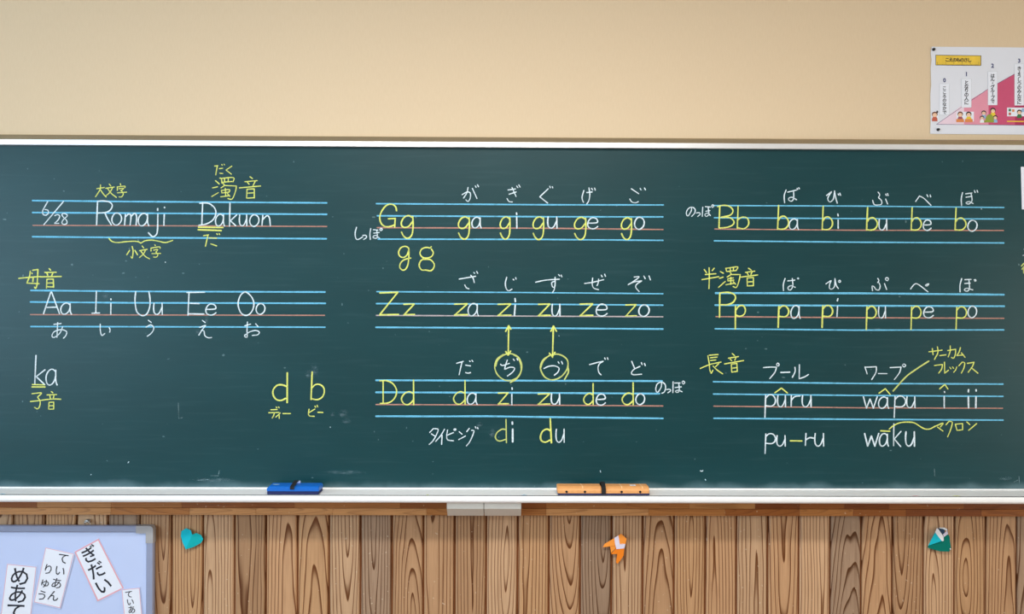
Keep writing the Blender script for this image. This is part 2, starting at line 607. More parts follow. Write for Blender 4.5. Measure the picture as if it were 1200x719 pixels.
TPL = {
    'a': "85,14 62,0 35,3 10,25 0,55 8,88 30,100 55,92 76,70 88,38;88,4 87,50 90,80 100,100",
    'o': "55,0 25,8 3,40 5,75 28,97 55,100 88,78 100,45 88,15 55,0",
    'u': "5,0 0,45 8,85 35,100 65,85 95,35;L95,0 97,100",
    'e': "8,48 60,48 98,40 88,10 50,0 20,15 2,50 10,85 45,100 75,95 100,78",
    'z': "L0,3 98,0;L98,0 6,97;L0,99 100,96",
    'd': "92,54 60,47 22,56 0,76 18,95 50,100 80,90 95,80;L96,0 97,100",
    'b': "L10,0 0,100;8,62 30,48 65,46 97,62 98,82 70,97 30,100 3,97",
    'g': "92,8 60,0 25,8 3,28 5,44 25,52 60,48 95,25;95,3 97,45 90,80 70,97 45,100 20,90 3,72",
    'p': "L10,0 3,100;10,14 40,0 75,2 98,20 90,40 60,50 12,48",
    'w': "L0,0 22,100;L22,100 48,20;L48,20 72,100;L72,100 100,0",
    'r': "L5,0 3,100;5,45 40,12 98,5",
}

# tiles: "@ ox oy scale"; then one written mark per line: colour width name | strokes  (or  T letter x0 y0 x1 y1)
CHALK = """
@ 0 0 1
B 2.0 ruled_line | 38,234.9 150,236 383,237.6
B 2.0 ruled_line | 38,248.9 150,249.6 383,251
K 1.4 ruled_line | 38.5,263.9 150,264.2 383,265.2
B 2.0 ruled_line | 38,277.2 150,278.2 382.5,279.6
B 2.0 ruled_line | 36,340.1 150,341.2 381,342
B 2.0 ruled_line | 35.5,353.6 150,354.6 381.5,355.2
K 1.4 ruled_line | 35.5,368.4 150,368.8 380.5,369.3
B 1.8 ruled_line | 36,382.4 150,382.6 381,383.2
B 1.8 ruled_line | 441,238.5 640,239.8 777.5,240
B 1.8 ruled_line | 442,252.7 640,253.8 777,254
K 1.6 ruled_line | 442,266.6 640,267.3 777,268.8
B 1.8 ruled_line | 443,280 640,280.4 777,281.5
B 1.6 ruled_line | 441.5,341.5 620,342.6 777,344
B 1.8 ruled_line | 441,355.5 620,356.2 777,357.4
L 1.5 ruled_line | 441,369.3 620,370.2 777,371
B 2.0 ruled_line | 440.5,383.3 620,384.2 777,385.3
B 2.2 ruled_line | 440.5,445.3 620,445.8 776,446.2
B 2.2 ruled_line | 440.5,459.4 620,460 773,461
K 1.5 ruled_line | 440.5,473.7 620,474.4 777,475.4
B 2.2 ruled_line | 440.5,487.4 510,487.6 570,487.4 640,488.4 777,490
B 1.6 ruled_line | 837,240.7 1000,241.3 1176.5,243
B 1.6 ruled_line | 837,255 1000,256 1176,256.4
K 1.4 ruled_line | 837.5,268.2 1000,269.6 1176,269.9
B 1.8 ruled_line | 837,282 1000,283.6 1176.5,284.5
B 2.4 ruled_line | 838.5,343.2 1000,343.4 1176.5,345.1
B 2.2 ruled_line | 838,357.3 1000,358 1177,358.6
K 1.5 ruled_line | 839,370.8 1000,372 1176.5,372.8
B 1.8 ruled_line | 838,385 1000,386.6 1176.5,386.3
B 1.9 ruled_line | 836,447 1000,449 1175.5,449.8
B 1.8 ruled_line | 836,461.4 1000,463 1175.5,464.2
K 1.4 ruled_line | 836.5,475.6 1000,477.5 1175,478.1
B 1.9 ruled_line | 836.5,489.8 1000,491 1175.5,492
W 1.1 chalk_dot | L150,542 151,540.6
W 1.0 chalk_dot | L106.5,556 106.8,555.5
W 1.1 chalk_dot | L820.6,551.2 822.4,552;L822.4,552 823.8,551
W 1.0 chalk_dot | L826.4,561.2 827,562.4
S 0.7 chalk_scratch | L1095,549 1095.2,557.5
S 0.7 chalk_scratch | L209,471.5 209.5,490;L209.5,490 214,489
W 0.9 chalk_dot | L703.4,551 703.8,553
S 0.8 chalk_scratch | L257,551 256,556;L247,557 256,557.2
S 0.8 chalk_scratch | L1194,558 1194.5,566;L1188,564.5 1193,562
W 0.9 chalk_dot | L387,500 387.1,500.6
S 0.8 chalk_scratch | L232,562.5 244,561.6
W 0.8 chalk_dot | L655,393 655.2,393.6
@ 30 210 10
W 1.7 chalk_digit | 260,260 225,320 200,370 205,410 240,420 268,395 260,360 225,355
W 1.7 chalk_slash | L445,258 215,530
W 1.6 chalk_digit | 342,425 375,412 400,430 385,470 340,515;L340,517 390,515
W 1.6 chalk_digit | 490,425 455,400 425,410 440,440 480,480 485,515 450,530 425,510 440,475 490,425
W 1.8 chalk_letter | L843,260 832,535;845,258 900,252 980,265 1015,300 1000,350 950,385 850,395;930,395 960,460 1005,535
W 1.7 T o 1010 395 1125 535
Y 1.5 chalk_kanji | 835,110 925,95;878,65 872,120 820,205;880,125 910,170 945,208
Y 1.5 chalk_kanji | 980,55 1000,80;940,105 1040,90;1020,95 990,150 940,195;960,105 1000,160 1065,213
Y 1.4 chalk_kanji | 1110,50 1115,70;1075,130 1075,88;1075,88 1165,80 1160,100;1095,110 1150,105 1115,135;1120,130 1145,170 1125,205 1095,205;1075,158 1185,150
@ 100 240 10
W 1.8 chalk_letter | L470,110 460,235;470,140 510,105 535,130 525,235;532,140 575,100 600,130 595,235
W 1.8 T a 620 100 745 245
W 1.9 chalk_letter | 850,110 845,300 825,355 785,370 740,325;L848,42 848,66
W 2.0 chalk_letter | L925,110 920,238;L928,26 928,34
Y 1.5 chalk_brace | 275,390 310,425 370,440 480,430 570,425 625,432 650,448;650,448 700,420 780,412 860,425 940,440 1025,415
Y 1.6 chalk_kanji | 548,485 560,540 550,625 535,605;520,530 485,585;580,530 612,585
Y 1.5 chalk_kanji | 665,480 685,505;635,535 725,520;705,525 685,570 635,615;650,540 700,600 755,632
Y 1.4 chalk_kanji | 815,465 820,478;770,540 770,505;770,505 870,490 875,510;800,530 850,520 830,550;825,550 850,580 835,610 800,610;780,570 885,568
W 1.2 chalk_dot | L938,668 938,674
@ 220 225 10
W 1.8 chalk_letter | L175,120 165,385;140,130 240,130 310,180 330,250 290,330 210,375 130,388
W 1.7 T a 325 260 432 397
W 1.7 chalk_letter | L495,125 490,400;L575,265 500,335;L505,340 565,395
W 1.7 T u 605 265 695 395
W 1.7 T o 725 265 835 400
W 1.8 chalk_letter | L880,270 870,390;880,320 930,275 958,305 968,395
Y 2.0 chalk_underline | L125,410 415,415
Y 2.0 chalk_underline | L122,440 395,450
Y 1.6 chalk_kana | 185,510 245,500;L238,500 208,635;255,535 340,540;270,605 340,630;L340,485 348,498;L368,485 375,498
@ 220 180 10
Y 1.4 chalk_kana | 315,145 355,140;L347,140 328,250;370,175 410,170;375,228 412,232;L398,125 405,135;L425,122 432,132
Y 1.4 chalk_kana | L518,145 450,190;L450,192 512,240
Y 1.5 chalk_kanji | 325,315 370,355;L290,400 350,388;280,502 360,455;375,285 395,290 400,345;380,290 535,280 530,330;L430,290 432,325;L475,290 475,325;400,335 520,325;410,345 430,370 390,400;L425,372 570,378;570,378 560,440 520,530 470,525;L395,435 402,460;395,430 490,420 485,450;L400,460 485,450;L440,405 445,490;385,505 490,490;L465,465 495,500
Y 1.6 chalk_kanji | 730,270 760,292;670,328 815,315;L700,335 720,360;L790,325 765,375;605,400 855,378;L695,415 690,520;L695,415 780,412;L780,412 780,520;L700,462 775,458;L695,520 780,515
@ 15 310 10
Y 1.9 chalk_kanji | 70,160 200,147 330,138;205,75 195,140 165,215;165,215 310,222;L235,65 295,55;295,55 290,140 285,230 268,278 255,262;L222,95 228,105;L240,145 235,200
Y 1.9 chalk_kanji | 320,142 570,138;425,45 445,65;375,90 510,88;L400,95 410,125;L470,95 455,130;L400,170 395,275;L400,170 475,168;L475,168 478,265;L405,215 475,213;L400,258 475,260
W 1.8 chalk_letter | L445,320 360,575;L455,320 548,575;L395,500 510,497
W 1.8 T a 562 450 688 580
W 1.8 chalk_letter | L980,310 972,565;L928,568 1018,565
@ 100 330 10
W 1.9 chalk_letter | L300,250 298,380;L300,199 300,211
W 1.8 chalk_letter | 590,115 582,220 600,340 640,385 680,397 725,370 755,290 758,200 745,115
W 1.8 T u 800 248 905 383
W 1.7 chalk_kana | 175,495 175,560 185,615 200,628 228,605;278,535 290,560 285,590
W 1.6 chalk_kana | 738,450 775,478;712,530 765,505 800,530 795,570 765,610 725,638
@ 0 300 5.99
W 1.6 chalk_kana | 378,478 430,472;L405,465 400,570;440,495 420,540 380,570 365,560 380,530 430,515 468,530 460,560 445,575
@ 210 330 10
W 1.8 chalk_letter | L115,130 103,392;L90,125 300,122;L130,252 235,255;L105,375 290,378
W 1.7 T e 310 260 432 390
W 1.8 chalk_letter | 765,120 715,165 690,260 715,350 760,390 815,385 860,330 875,250 850,180 800,130 765,120
W 1.7 T o 900 255 1005 380
W 1.6 chalk_kana | 272,452 305,478;240,535 310,510 270,560 230,625;265,570 290,575 300,630 340,655 380,652
W 1.6 chalk_kana | 768,515 838,495;800,470 795,560 795,650 765,635 775,615;770,625 830,585 900,570 940,590 920,620 855,628;895,490 925,525
@ 20 412 10
W 1.9 chalk_letter | L222,40 208,375;L328,210 225,290;L225,290 325,385
W 1.8 T a 340 205 470 390
Y 1.6 chalk_underline | L180,383 322,387
Y 1.8 chalk_underline | L175,411 330,412
Y 1.6 chalk_kanji | 175,490 285,482 240,530;240,530 270,580 265,635 240,668 205,650;155,582 250,572 350,558
Y 1.6 chalk_kanji | 330,560 430,552 515,555;400,465 420,480;350,505 465,500;L385,515 390,545;L435,505 425,540;L375,590 370,670;L375,592 430,588;L430,588 430,670;L380,632 430,630;L375,672 430,670
@ 300 425 10
Y 2.2 chalk_letter | L367,115 365,465;355,275 310,258 250,262 205,310 200,370 235,425 290,440 350,415
Y 1.9 chalk_letter | L658,105 645,430;660,290 690,258 740,250 790,285 800,345 775,400 720,430 650,420
Y 1.5 chalk_kana | L172,548 250,545;L150,583 270,580;215,585 205,620 190,645;L235,515 245,525;L262,515 272,525
Y 1.5 chalk_kana | 285,585 265,605 232,635;L272,610 272,650
Y 1.6 chalk_kana | L315,593 405,593
Y 1.6 chalk_kana | 622,540 615,590 625,620 685,625;L620,583 690,540;L690,505 698,520;L715,495 723,515
Y 1.8 chalk_kana | L725,578 785,580
@ 410 215 10
Y 2.0 chalk_letter | 548,320 535,270 490,242 430,255 375,320 350,400 370,470 420,505 480,500 530,480;L450,412 535,408;L532,408 525,510
Y 2.0 T g 600 375 745 640
W 1.6 chalk_kana | 78,510 62,580 70,640 95,655 150,625
W 1.5 chalk_kana | 150,608 185,605 195,630 160,655
W 1.5 chalk_kana | 245,525 235,590 240,655;275,540 330,545;280,580 345,572;315,545 322,630 290,640 270,625 300,605 350,640;350,540 365,522 380,535 365,552 350,540
@ 520 215 10
W 1.6 chalk_kana | 215,130 270,100 310,110 310,170 285,210 260,190;285,45 270,110 232,170;L335,55 390,175;L370,25 380,45;L395,12 408,38
W 1.6 chalk_kana | 752,75 842,62;765,125 850,98;L800,45 848,152;742,175 765,210 805,215;L855,28 868,48;L880,15 895,42
Y 2.0 T g 170 390 305 650
W 1.8 T a 330 395 440 520
Y 1.9 T g 660 390 780 650
W 1.9 chalk_letter | L855,390 857,522;L853,342 855,363
@ 610 215 10
Y 1.9 T g 145 390 275 655
W 1.9 T u 318 390 430 522
W 1.6 chalk_kana | L325,60 225,155;L225,155 318,228;L342,30 350,50;L372,35 378,52
W 1.6 chalk_kana | 742,80 722,150 725,190 738,220;775,105 840,98;802,50 812,130 800,200 775,240;L832,55 845,75;L868,52 876,78
Y 1.9 T g 630 395 770 655
W 1.7 T e 785 400 905 530
@ 680 215 10
Y 2.0 T g 480 400 605 655
W 1.8 T o 635 395 750 535
W 1.6 chalk_kana | L598,60 685,118;580,180 605,215 650,225 680,210;L702,55 712,75;L752,50 765,75
@ 430 280 10
Y 1.8 chalk_letter | 490,150 488,105 450,85 400,100 372,150 385,200 430,215 470,185 490,130;492,140 490,220 480,300 450,355 415,362 385,330 395,280 440,240 515,222
Y 1.8 chalk_letter | 740,105 690,98 640,120 622,170 650,212 700,222 755,205 778,160 755,115;L740,105 755,88;L660,222 655,240;665,238 740,240 785,285 785,330 750,370 690,362 640,360 612,310 630,255 665,235
@ 430 320 10
Y 2.2 chalk_letter | L150,230 365,222;L362,222 155,480;L150,488 370,482
Y 2.0 T z 432 360 558 487
@ 520 315 10
Y 2.0 T z 125 408 280 540
W 1.6 T a 285 405 408 550
W 1.6 chalk_kana | 180,118 375,85;315,72 345,110 358,160;245,185 265,220 295,232;L352,40 362,52;L385,28 398,52
W 1.7 chalk_kana | 738,95 722,170 735,235 765,255 800,235;L812,120 822,128;L842,100 848,120
Y 1.9 T z 635 410 790 545
W 2.0 chalk_letter | L838,420 828,545;L835,345 840,385
@ 610 315 10
W 1.6 chalk_kana | 175,155 300,130 455,120;405,95 405,170 400,210 375,210 365,160 395,145;402,190 395,240 375,275;L445,65 460,82;L475,70 485,92
W 1.6 chalk_kana | 750,170 850,155 975,125;845,105 840,180 860,225 915,242;915,118 908,170 895,195;L945,72 958,92;L985,60 995,88
Y 2.1 T z 208 410 348 548
W 1.8 T u 368 410 465 552
Y 1.9 T z 695 408 850 548
W 1.8 T e 885 412 1015 552
@ 680 315 10
Y 1.8 T z 530 418 658 552
W 1.9 T o 685 420 808 555
W 1.6 chalk_kana | 630,95 690,92 625,145 560,185;565,180 640,150 720,140;720,140 665,175 650,215 690,265;L745,82 762,115;L805,80 822,128
@ 430 420 10
Y 1.9 chalk_letter | L190,258 190,520;150,260 230,258 300,290 345,360 340,430 300,490 240,520 155,525
Y 1.9 T d 405 250 552 540
@ 520 410 10
W 1.6 chalk_kana | 150,155 230,132;L215,135 180,290;255,175 315,185;255,262 285,270 315,262;L302,125 310,135;L330,118 342,135
G 1.7 chalk_ring | 700,50 630,100 598,180 610,250 650,310 720,352 790,355 860,320 905,250 915,170 880,90 820,50 760,42 700,60 635,115 608,190;780,380 850,340 900,270 905,180 870,90 820,55
W 1.6 chalk_kana | 665,165 690,180 770,155;745,115 720,190 715,225;715,225 780,200 830,210 810,255 745,305;L815,105 828,122;L858,98 868,118
Y 1.8 T d 115 355 255 635
W 1.7 T a 275 505 392 635
Y 1.9 T z 638 500 758 632
W 1.9 chalk_letter | L798,515 798,640;L800,440 803,460
@ 610 410 10
G 1.9 chalk_ring | 340,65 270,110 235,180 240,240 280,310 340,345 400,345 470,315 530,250 555,190 550,120 500,70 440,48 390,50;555,190 560,260 515,345;340,60 270,120 238,200
W 1.7 chalk_kana | 275,215 330,190 400,185 450,210 440,255 395,295;L440,135 452,155;L480,132 492,162
W 1.6 chalk_kana | 808,170 900,145 970,130;970,130 925,160 908,210 920,265 945,290;L985,90 993,108;L1018,88 1025,110
Y 1.9 T z 205 510 345 635
W 1.9 T u 360 510 462 635
Y 1.9 T d 740 390 855 638
W 1.8 T e 885 515 995 645
@ 700 410 10
W 1.7 chalk_kana | L402,130 435,210;500,190 430,225 400,265 420,288 520,282;L515,145 525,170;L552,155 562,182
Y 2.0 T d 290 380 425 640
W 1.8 T o 450 512 555 638
W 1.7 chalk_kana | 755,385 745,440 705,495 685,460 700,400 745,375 790,395 800,440 785,490 755,505
W 1.5 chalk_kana | 810,462 850,458 855,480 825,500
W 1.5 chalk_kana | L888,370 885,500;905,385 970,385;910,438 985,430;955,390 960,480 930,495 915,480 950,470 995,488;992,378 1008,362 1025,380 1008,398 992,378
@ 490 470 10
W 1.6 chalk_kana | L180,318 135,365;190,320 235,328 215,390 175,460 130,505;L155,380 200,410
W 1.6 chalk_kana | 310,325 265,400 205,470;L280,395 275,505
W 1.6 chalk_kana | 345,335 335,400 345,450 415,462;L345,395 415,365;415,330 430,322 445,330 430,340 415,330
W 1.6 chalk_kana | L480,355 515,385;475,448 520,425 555,405
W 1.6 chalk_kana | L600,315 570,355;625,340 655,345 630,420 600,480 565,522;L670,295 678,315;L695,305 702,322
G 1.7 chalk_letter | L1030,210 1035,485;1020,330 985,325 930,360 905,410 920,450 960,465 1025,445
W 2.4 chalk_letter | L1108,325 1108,475;L1103,242 1105,268
@ 570 470 10
Y 2.2 chalk_letter | L748,200 762,485;750,345 710,325 660,350 635,410 645,460 690,478 745,455
W 1.7 T u 815 325 915 480
@ 570 370 10
Y 1.9 chalk_arrow | L262,112 255,460;L225,182 262,115;L262,115 288,155;L225,415 255,460;L255,460 285,410
Y 2.0 chalk_arrow | L785,117 775,485;L755,180 785,117;L785,117 822,180;L738,435 772,475;L772,475 805,425
@ 800 215 10
W 1.5 chalk_kana | 105,275 100,320 62,380 42,350 60,300 105,275 145,300 140,345 105,385
W 1.3 chalk_kana | 160,345 195,340 205,360 175,385
W 1.5 chalk_kana | L235,275 230,385;265,270 325,275;270,325 320,315;300,280 305,360 275,385 260,360 295,345 325,375;340,265 352,245 365,262 350,280 340,265
Y 1.8 chalk_letter | L435,260 425,520;410,270 480,255 555,270 590,320 555,370 450,395;450,395 550,400 600,440 590,480 530,510 430,522
Y 1.7 chalk_letter | L650,262 640,525;640,430 690,395 750,400 775,450 760,500 710,530 640,515
@ 890 215 10
W 1.7 chalk_kana | 312,75 290,140 295,225;330,100 435,75;400,80 400,170 380,205 350,200 340,175 380,160 435,190;L440,55 448,68;L460,48 468,62
W 1.7 chalk_kana | 785,140 845,95 820,130 800,180 825,215 865,180 880,90;880,85 895,170 912,230;L922,120 930,135;L940,112 952,138
Y 2.0 T b 212 255 340 535
W 1.6 T a 348 415 458 537
Y 1.9 T b 735 265 855 540
W 1.7 chalk_letter | L922,425 922,525;L918,355 922,380
@ 990 215 10
W 1.6 chalk_kana | 390,100 410,130 395,160;395,165 430,200 430,240 390,250 345,245 325,195;L478,180 502,240;L478,122 488,140;L500,115 508,140
W 1.6 chalk_kana | L830,210 875,145;875,145 930,175 1010,255;L962,130 975,155;L1000,132 1006,158
Y 2.0 T b 255 280 380 545
W 1.7 T u 400 418 495 545
Y 1.9 T b 778 280 895 545
W 1.7 T e 918 425 1012 548
@ 1070 215 10
W 1.6 chalk_kana | 580,105 565,180 568,258;615,120 690,110;620,160 690,148;680,110 690,200 650,240 620,225 660,210 705,235;L718,80 728,105;L750,78 758,102
Y 1.8 T b 492 285 618 545
W 1.7 T o 640 430 750 558
W 1.1 chalk_dot | L800,295 800,300
@ 810 305 10
Y 1.7 chalk_kanji | 152,105 180,145;270,90 245,120;165,165 290,155;125,225 325,190;210,85 212,200 208,330
Y 1.6 chalk_kanji | 340,130 378,150;330,210 375,195;320,315 400,245;405,90 415,130;410,92 545,75 530,110;L455,90 460,120;L495,88 495,115;420,130 530,118;455,140 470,160 420,195;L460,165 575,165;575,165 560,240 530,315 490,305;L430,215 430,240;430,215 495,205;L430,240 500,230;L465,195 465,280;405,285 500,268;L490,245 520,278
Y 1.6 chalk_kanji | 670,90 705,115;635,140 745,125;L655,145 670,170;L715,130 700,165;580,195 780,170;L655,205 658,300;L655,205 730,200;L730,200 728,298;L660,252 728,248;L658,298 730,295
Y 2.1 chalk_letter | L335,385 332,665;335,380 430,375 500,395 520,440 490,490 430,518 350,520
Y 1.9 chalk_letter | L520,532 517,805;525,580 560,535 610,530 635,575 620,630 570,655 525,640
@ 890 320 10
W 1.6 chalk_kana | 300,60 280,130 282,205;330,90 415,80;385,60 390,150 365,195 340,190 335,165 370,145 420,165;445,60 453,54 459,62 451,67 445,60
W 1.5 chalk_kana | 778,125 840,85 825,120 820,175 850,185 880,150 885,60;885,60 900,140 925,180;925,95 940,82 952,95 938,108 925,95
Y 2.1 T p 215 385 345 635
W 1.7 T a 368 380 478 530
Y 2.1 T p 730 380 860 635
W 1.7 chalk_letter | L915,385 908,510;L920,295 912,325
@ 990 320 10
W 1.6 chalk_kana | 385,60 400,85 385,110;400,110 415,150 400,195 365,190 345,160 320,150 325,205;L465,120 490,190;475,70 490,50 512,62 500,88 475,70
W 1.6 chalk_kana | 770,185 815,130 860,130 975,218;945,140 985,122 965,150 945,140
Y 2.0 T p 248 390 370 660
W 1.6 T u 395 390 480 525
Y 1.8 T p 772 390 895 660
W 1.7 T e 922 392 1038 522
@ 1070 320 10
W 1.7 chalk_kana | 570,62 550,140 550,220;605,75 680,72;605,120 670,115;655,75 660,180 630,210 600,195 630,175 700,195;715,80 728,75 738,88 722,92
Y 1.8 T p 500 395 628 655
W 1.7 T o 642 385 745 520
@ 810 400 10
Y 1.6 chalk_kanji | L210,160 315,152;195,165 212,260 218,330 235,372;225,190 305,182;225,222 290,215;105,315 220,268 350,240;255,285 300,330 368,378;L325,255 285,295;235,372 255,335
Y 1.6 chalk_kanji | 480,140 510,165;435,195 555,175;L455,205 475,225;L525,185 510,220;390,262 615,222;L470,270 475,355;L470,265 535,255;L535,255 540,350;L478,312 535,305;L475,358 540,348
@ 880 420 10
W 1.6 chalk_kana | 145,105 230,98 300,100;300,100 280,160 220,235;300,70 315,52 332,68 318,88 300,70
W 2.1 chalk_kana | L350,162 455,158
W 1.8 chalk_kana | 515,100 518,150 485,220;L568,70 565,232;565,235 625,215 675,185
Y 1.7 chalk_circumflex | L280,400 358,345;L358,345 428,402
W 1.8 T p 160 425 290 688
W 1.7 T u 312 430 408 565
W 1.7 T r 468 430 580 560
W 1.8 T u 600 430 708 565
@ 880 470 10
W 1.8 T p 162 380 290 610
W 1.7 T u 302 400 405 525
Y 1.9 chalk_dash | L460,462 598,464
W 1.8 chalk_letter | L645,375 638,515;645,450 690,425 735,432
W 1.8 T u 748 375 855 525
@ 990 420 10
W 1.6 chalk_kana | 235,95 262,178;L235,100 370,95;370,95 365,160 315,245
W 1.4 chalk_kana | L392,175 495,175
W 1.6 chalk_kana | L530,105 660,98;660,98 640,165 580,245;675,80 692,62 715,78 695,98 675,80
G 2.0 chalk_pointer_line | 985,28 850,115 720,210 565,380
W 1.8 T w 218 445 380 580
W 1.7 T a 395 450 515 582
W 1.8 T p 575 440 715 690
W 1.7 T u 725 445 825 575
W 1.9 chalk_letter | L1165,440 1165,575;L1168,385 1170,396
Y 1.7 chalk_circumflex | L400,405 475,352;L475,352 532,420
@ 1070 395 10
Y 1.6 chalk_circumflex | L310,605 372,552;L372,552 408,605
Y 1.5 chalk_kana | 185,170 340,150;L225,130 235,205;285,110 290,180 250,260
Y 1.5 chalk_kana | L312,215 385,205
Y 1.5 chalk_kana | L405,155 500,140;500,140 495,200 475,245 450,235;435,100 435,160 412,230
Y 1.5 chalk_kana | 555,120 540,170 512,215;L512,215 590,205;L565,180 610,235
Y 1.5 chalk_kana | L250,330 345,318;345,318 335,370 300,420
Y 1.6 chalk_kana | L368,290 370,420;L370,420 415,385
Y 1.3 chalk_kana | L430,350 445,370;L462,345 475,365;512,345 500,380 475,410
Y 1.5 chalk_kana | L575,290 535,335;580,290 605,300 595,360 565,420
Y 1.6 chalk_kana | L635,305 715,292;715,292 690,350 645,410;L680,355 760,420
@ 1070 440 10
W 2.2 chalk_letter | L648,245 650,375;L650,162 648,190
W 2.2 chalk_letter | L738,245 735,375;L738,162 740,180
Y 1.5 chalk_kana | L425,530 385,575;430,535 460,545 440,630 405,715
Y 1.6 chalk_kana | L495,565 515,640;L495,568 580,560;L580,560 580,632;L515,640 580,632
Y 1.6 chalk_kana | L628,540 665,572;L745,560 650,640
@ 990 470 10
W 2.0 T w 232 375 398 525
W 1.9 T a 405 378 512 525
W 1.7 chalk_letter | L575,262 572,520;L658,352 580,440;L580,440 655,530
W 2.0 T u 712 355 820 525
Y 2.0 chalk_macron | L420,345 528,350
Y 1.6 chalk_pointer_line | 520,325 570,285 650,250 750,243 820,255 900,305 950,325 1000,322 1060,290
Y 1.6 chalk_kana | 1040,302 1150,255 1120,300;L1085,300 1150,348
@ 1185 270 12
W 1.4 chalk_kana | L165,350 215,342;L180,262 205,275
G 1.6 chalk_kanji | L180,458 143,500;L190,495 150,545;L172,530 175,600;205,470 250,450 215,510;200,520 260,505;215,560 260,540 205,610;L215,565 265,612
"""

# ------------------------------------------------------------------ the setting
wall = make('wall_front', [(-3.9, 0, 0), (3.9, 0, 0), (3.9, 0, 2.95), (-3.9, 0, 2.95), (-3.9, .12, 0), (3.9, .12, 0), (3.9, .12, 2.95), (-3.9, .12, 2.95)],
            [(0, 1, 2, 3), (5, 4, 7, 6), (3, 2, 6, 7), (1, 5, 6, 2), (4, 0, 3, 7), (4, 5, 1, 0)], M['wall'], origin=(0, 0, 0))
tag(wall, 'beige wallpapered classroom wall with cedar wainscot behind the blackboard', kind='structure')
M['side'] = mat('cream_paint', (232, 226, 212), 0.8)
M['ceil'] = mat('ceiling_board', (238, 238, 234), 0.9)
for nm, bx_, lb in (('wall_left', (-4.05, -3.9, -7.2, 0.12, 0, 2.95), 'cream classroom wall on the window side'),
                    ('wall_right', (3.9, 4.05, -7.2, 0.12, 0, 2.95), 'cream classroom wall on the corridor side'),
                    ('wall_back', (-4.05, 4.05, -7.35, -7.2, 0, 2.95), 'cream rear wall of the classroom'),
                    ('ceiling', (-4.05, 4.05, -7.35, 0.12, 2.95, 3.05), 'pale classroom ceiling')):
    tag(box(nm, *bx_, M['ceil' if nm == 'ceiling' else 'side']), lb, kind='structure')
floor = box('floor', -4.05, 4.05, -7.35, 0.12, -0.05, 0, M['floor'], origin=(0, 0, 0))
tag(floor, 'brown wooden classroom floor', kind='structure')

# wainscot: tongue-and-groove planks, one object each, one shared mesh
PW = 36.78 * 0.003 * (2.825 / 2.8)
X_FIRST = P(15.3, 640, -0.015).x
pl_z0, pl_z1 = 0.0, 0.76
hwid = PW / 2 - 0.0036
prof = [(-hwid - .0036, -0.004), (-hwid - .0002, -0.004), (-hwid, -0.0126), (-hwid + .0056, -0.0156), (-hwid + .0070, -0.016),
        (hwid - .007, -0.016), (hwid - .0035, -0.0155), (hwid, -0.011), (hwid + .0002, -0.004), (hwid + .0036, -0.004)]
nv = len(prof)
zc = (pl_z0 + pl_z1) / 2
pv = [(x, y, pl_z0 - zc) for x, y in prof] + [(x, y, pl_z1 - zc) for x, y in prof] 
pf = [(i, i + 1, nv + i + 1, nv + i) for i in range(nv - 1)]
pme = bpy.data.meshes.new('plank')
pme.from_pydata(pv, [], pf)
pme.materials.append(M['plank'])
pme.materials.append(M['groove'])
for p in pme.polygons:
    if p.index in (0, 8):
        p.material_index = 1
pme.update()
TONES = [(208, 170, 134), (196, 154, 116), (184, 144, 108), (204, 160, 118), (166, 138, 114)]
SEQ = "1041203" "14021032410230413021304122031402310"
rp = random.Random(21)
for k in range(-18, 50):
    o = bpy.data.objects.new('plank', pme)
    COL.objects.link(o)
    o.parent = wall
    o.location = (X_FIRST + PW * (k + 0.5), 0.0, zc)
    t = TONES[int(SEQ[(k + 18) % len(SEQ)])]
    j = 1 + (rp.random() - 0.5) * 0.10
    o.color = srgb(min(255, t[0] * j), min(255, t[1] * j), min(255, t[2] * j))

# laminated wooden rail under the board: two rows of glued blocks
rail = box('trim_1', -3.85, 3.85, -0.030, -0.0165, 0.722, 0.780, M['groove'])
tag(rail, 'laminated brown wooden rail of glued blocks under the blackboard', kind='structure')
BT = {'a': (196, 140, 84), 'b': (158, 94, 44), 'c': (184, 122, 66), 'd': (206, 150, 96), 'e': (134, 72, 30)}
rows = {
    0: ([-480, -330, -190, -60, 43, 130, 213, 345, 469, 640, 735, 808, 885, 937, 990, 1042, 1130, 1230, 1350, 1500, 1680], "dacbdcbcbccaebebeecb"),
    1: ([-500, -390, -250, -110, -20, 130, 222, 300, 390, 500, 640, 760, 850, 937, 1000, 1062, 1150, 1260, 1400, 1690], "cdcadcdddcdcbcbebcb"),
}
zr = [P(600, 603.8, -0.05).z, P(600, 595.6, -0.05).z, 0.786]
for r, (xs, ts) in rows.items():
    for i in range(len(xs) - 1):
        x0, x1 = P(xs[i], 596, -0.05).x, P(xs[i + 1], 596, -0.05).x
        za, zb = (zr[1], zr[2]) if r == 0 else (zr[0], zr[1])
        v, f = box_geo(x0 + .0001, x1 - .0001, -0.050 + (0.0008 if r == 0 else 0), -0.0305, za + .0002, zb - .0002, 0.0009)
        # grain runs along the rail: build upright in its own frame
        o = make('wood_block', v, f, M['block'], rail)
        t = BT[ts[i % len(ts)]]
        o.color = srgb(*t)
        me = o.data
        for vv in me.vertices:
            x, y, z = vv.co
            vv.co = (z, y, -x)
        o.rotation_euler = (0, math.radians(-90), 0)

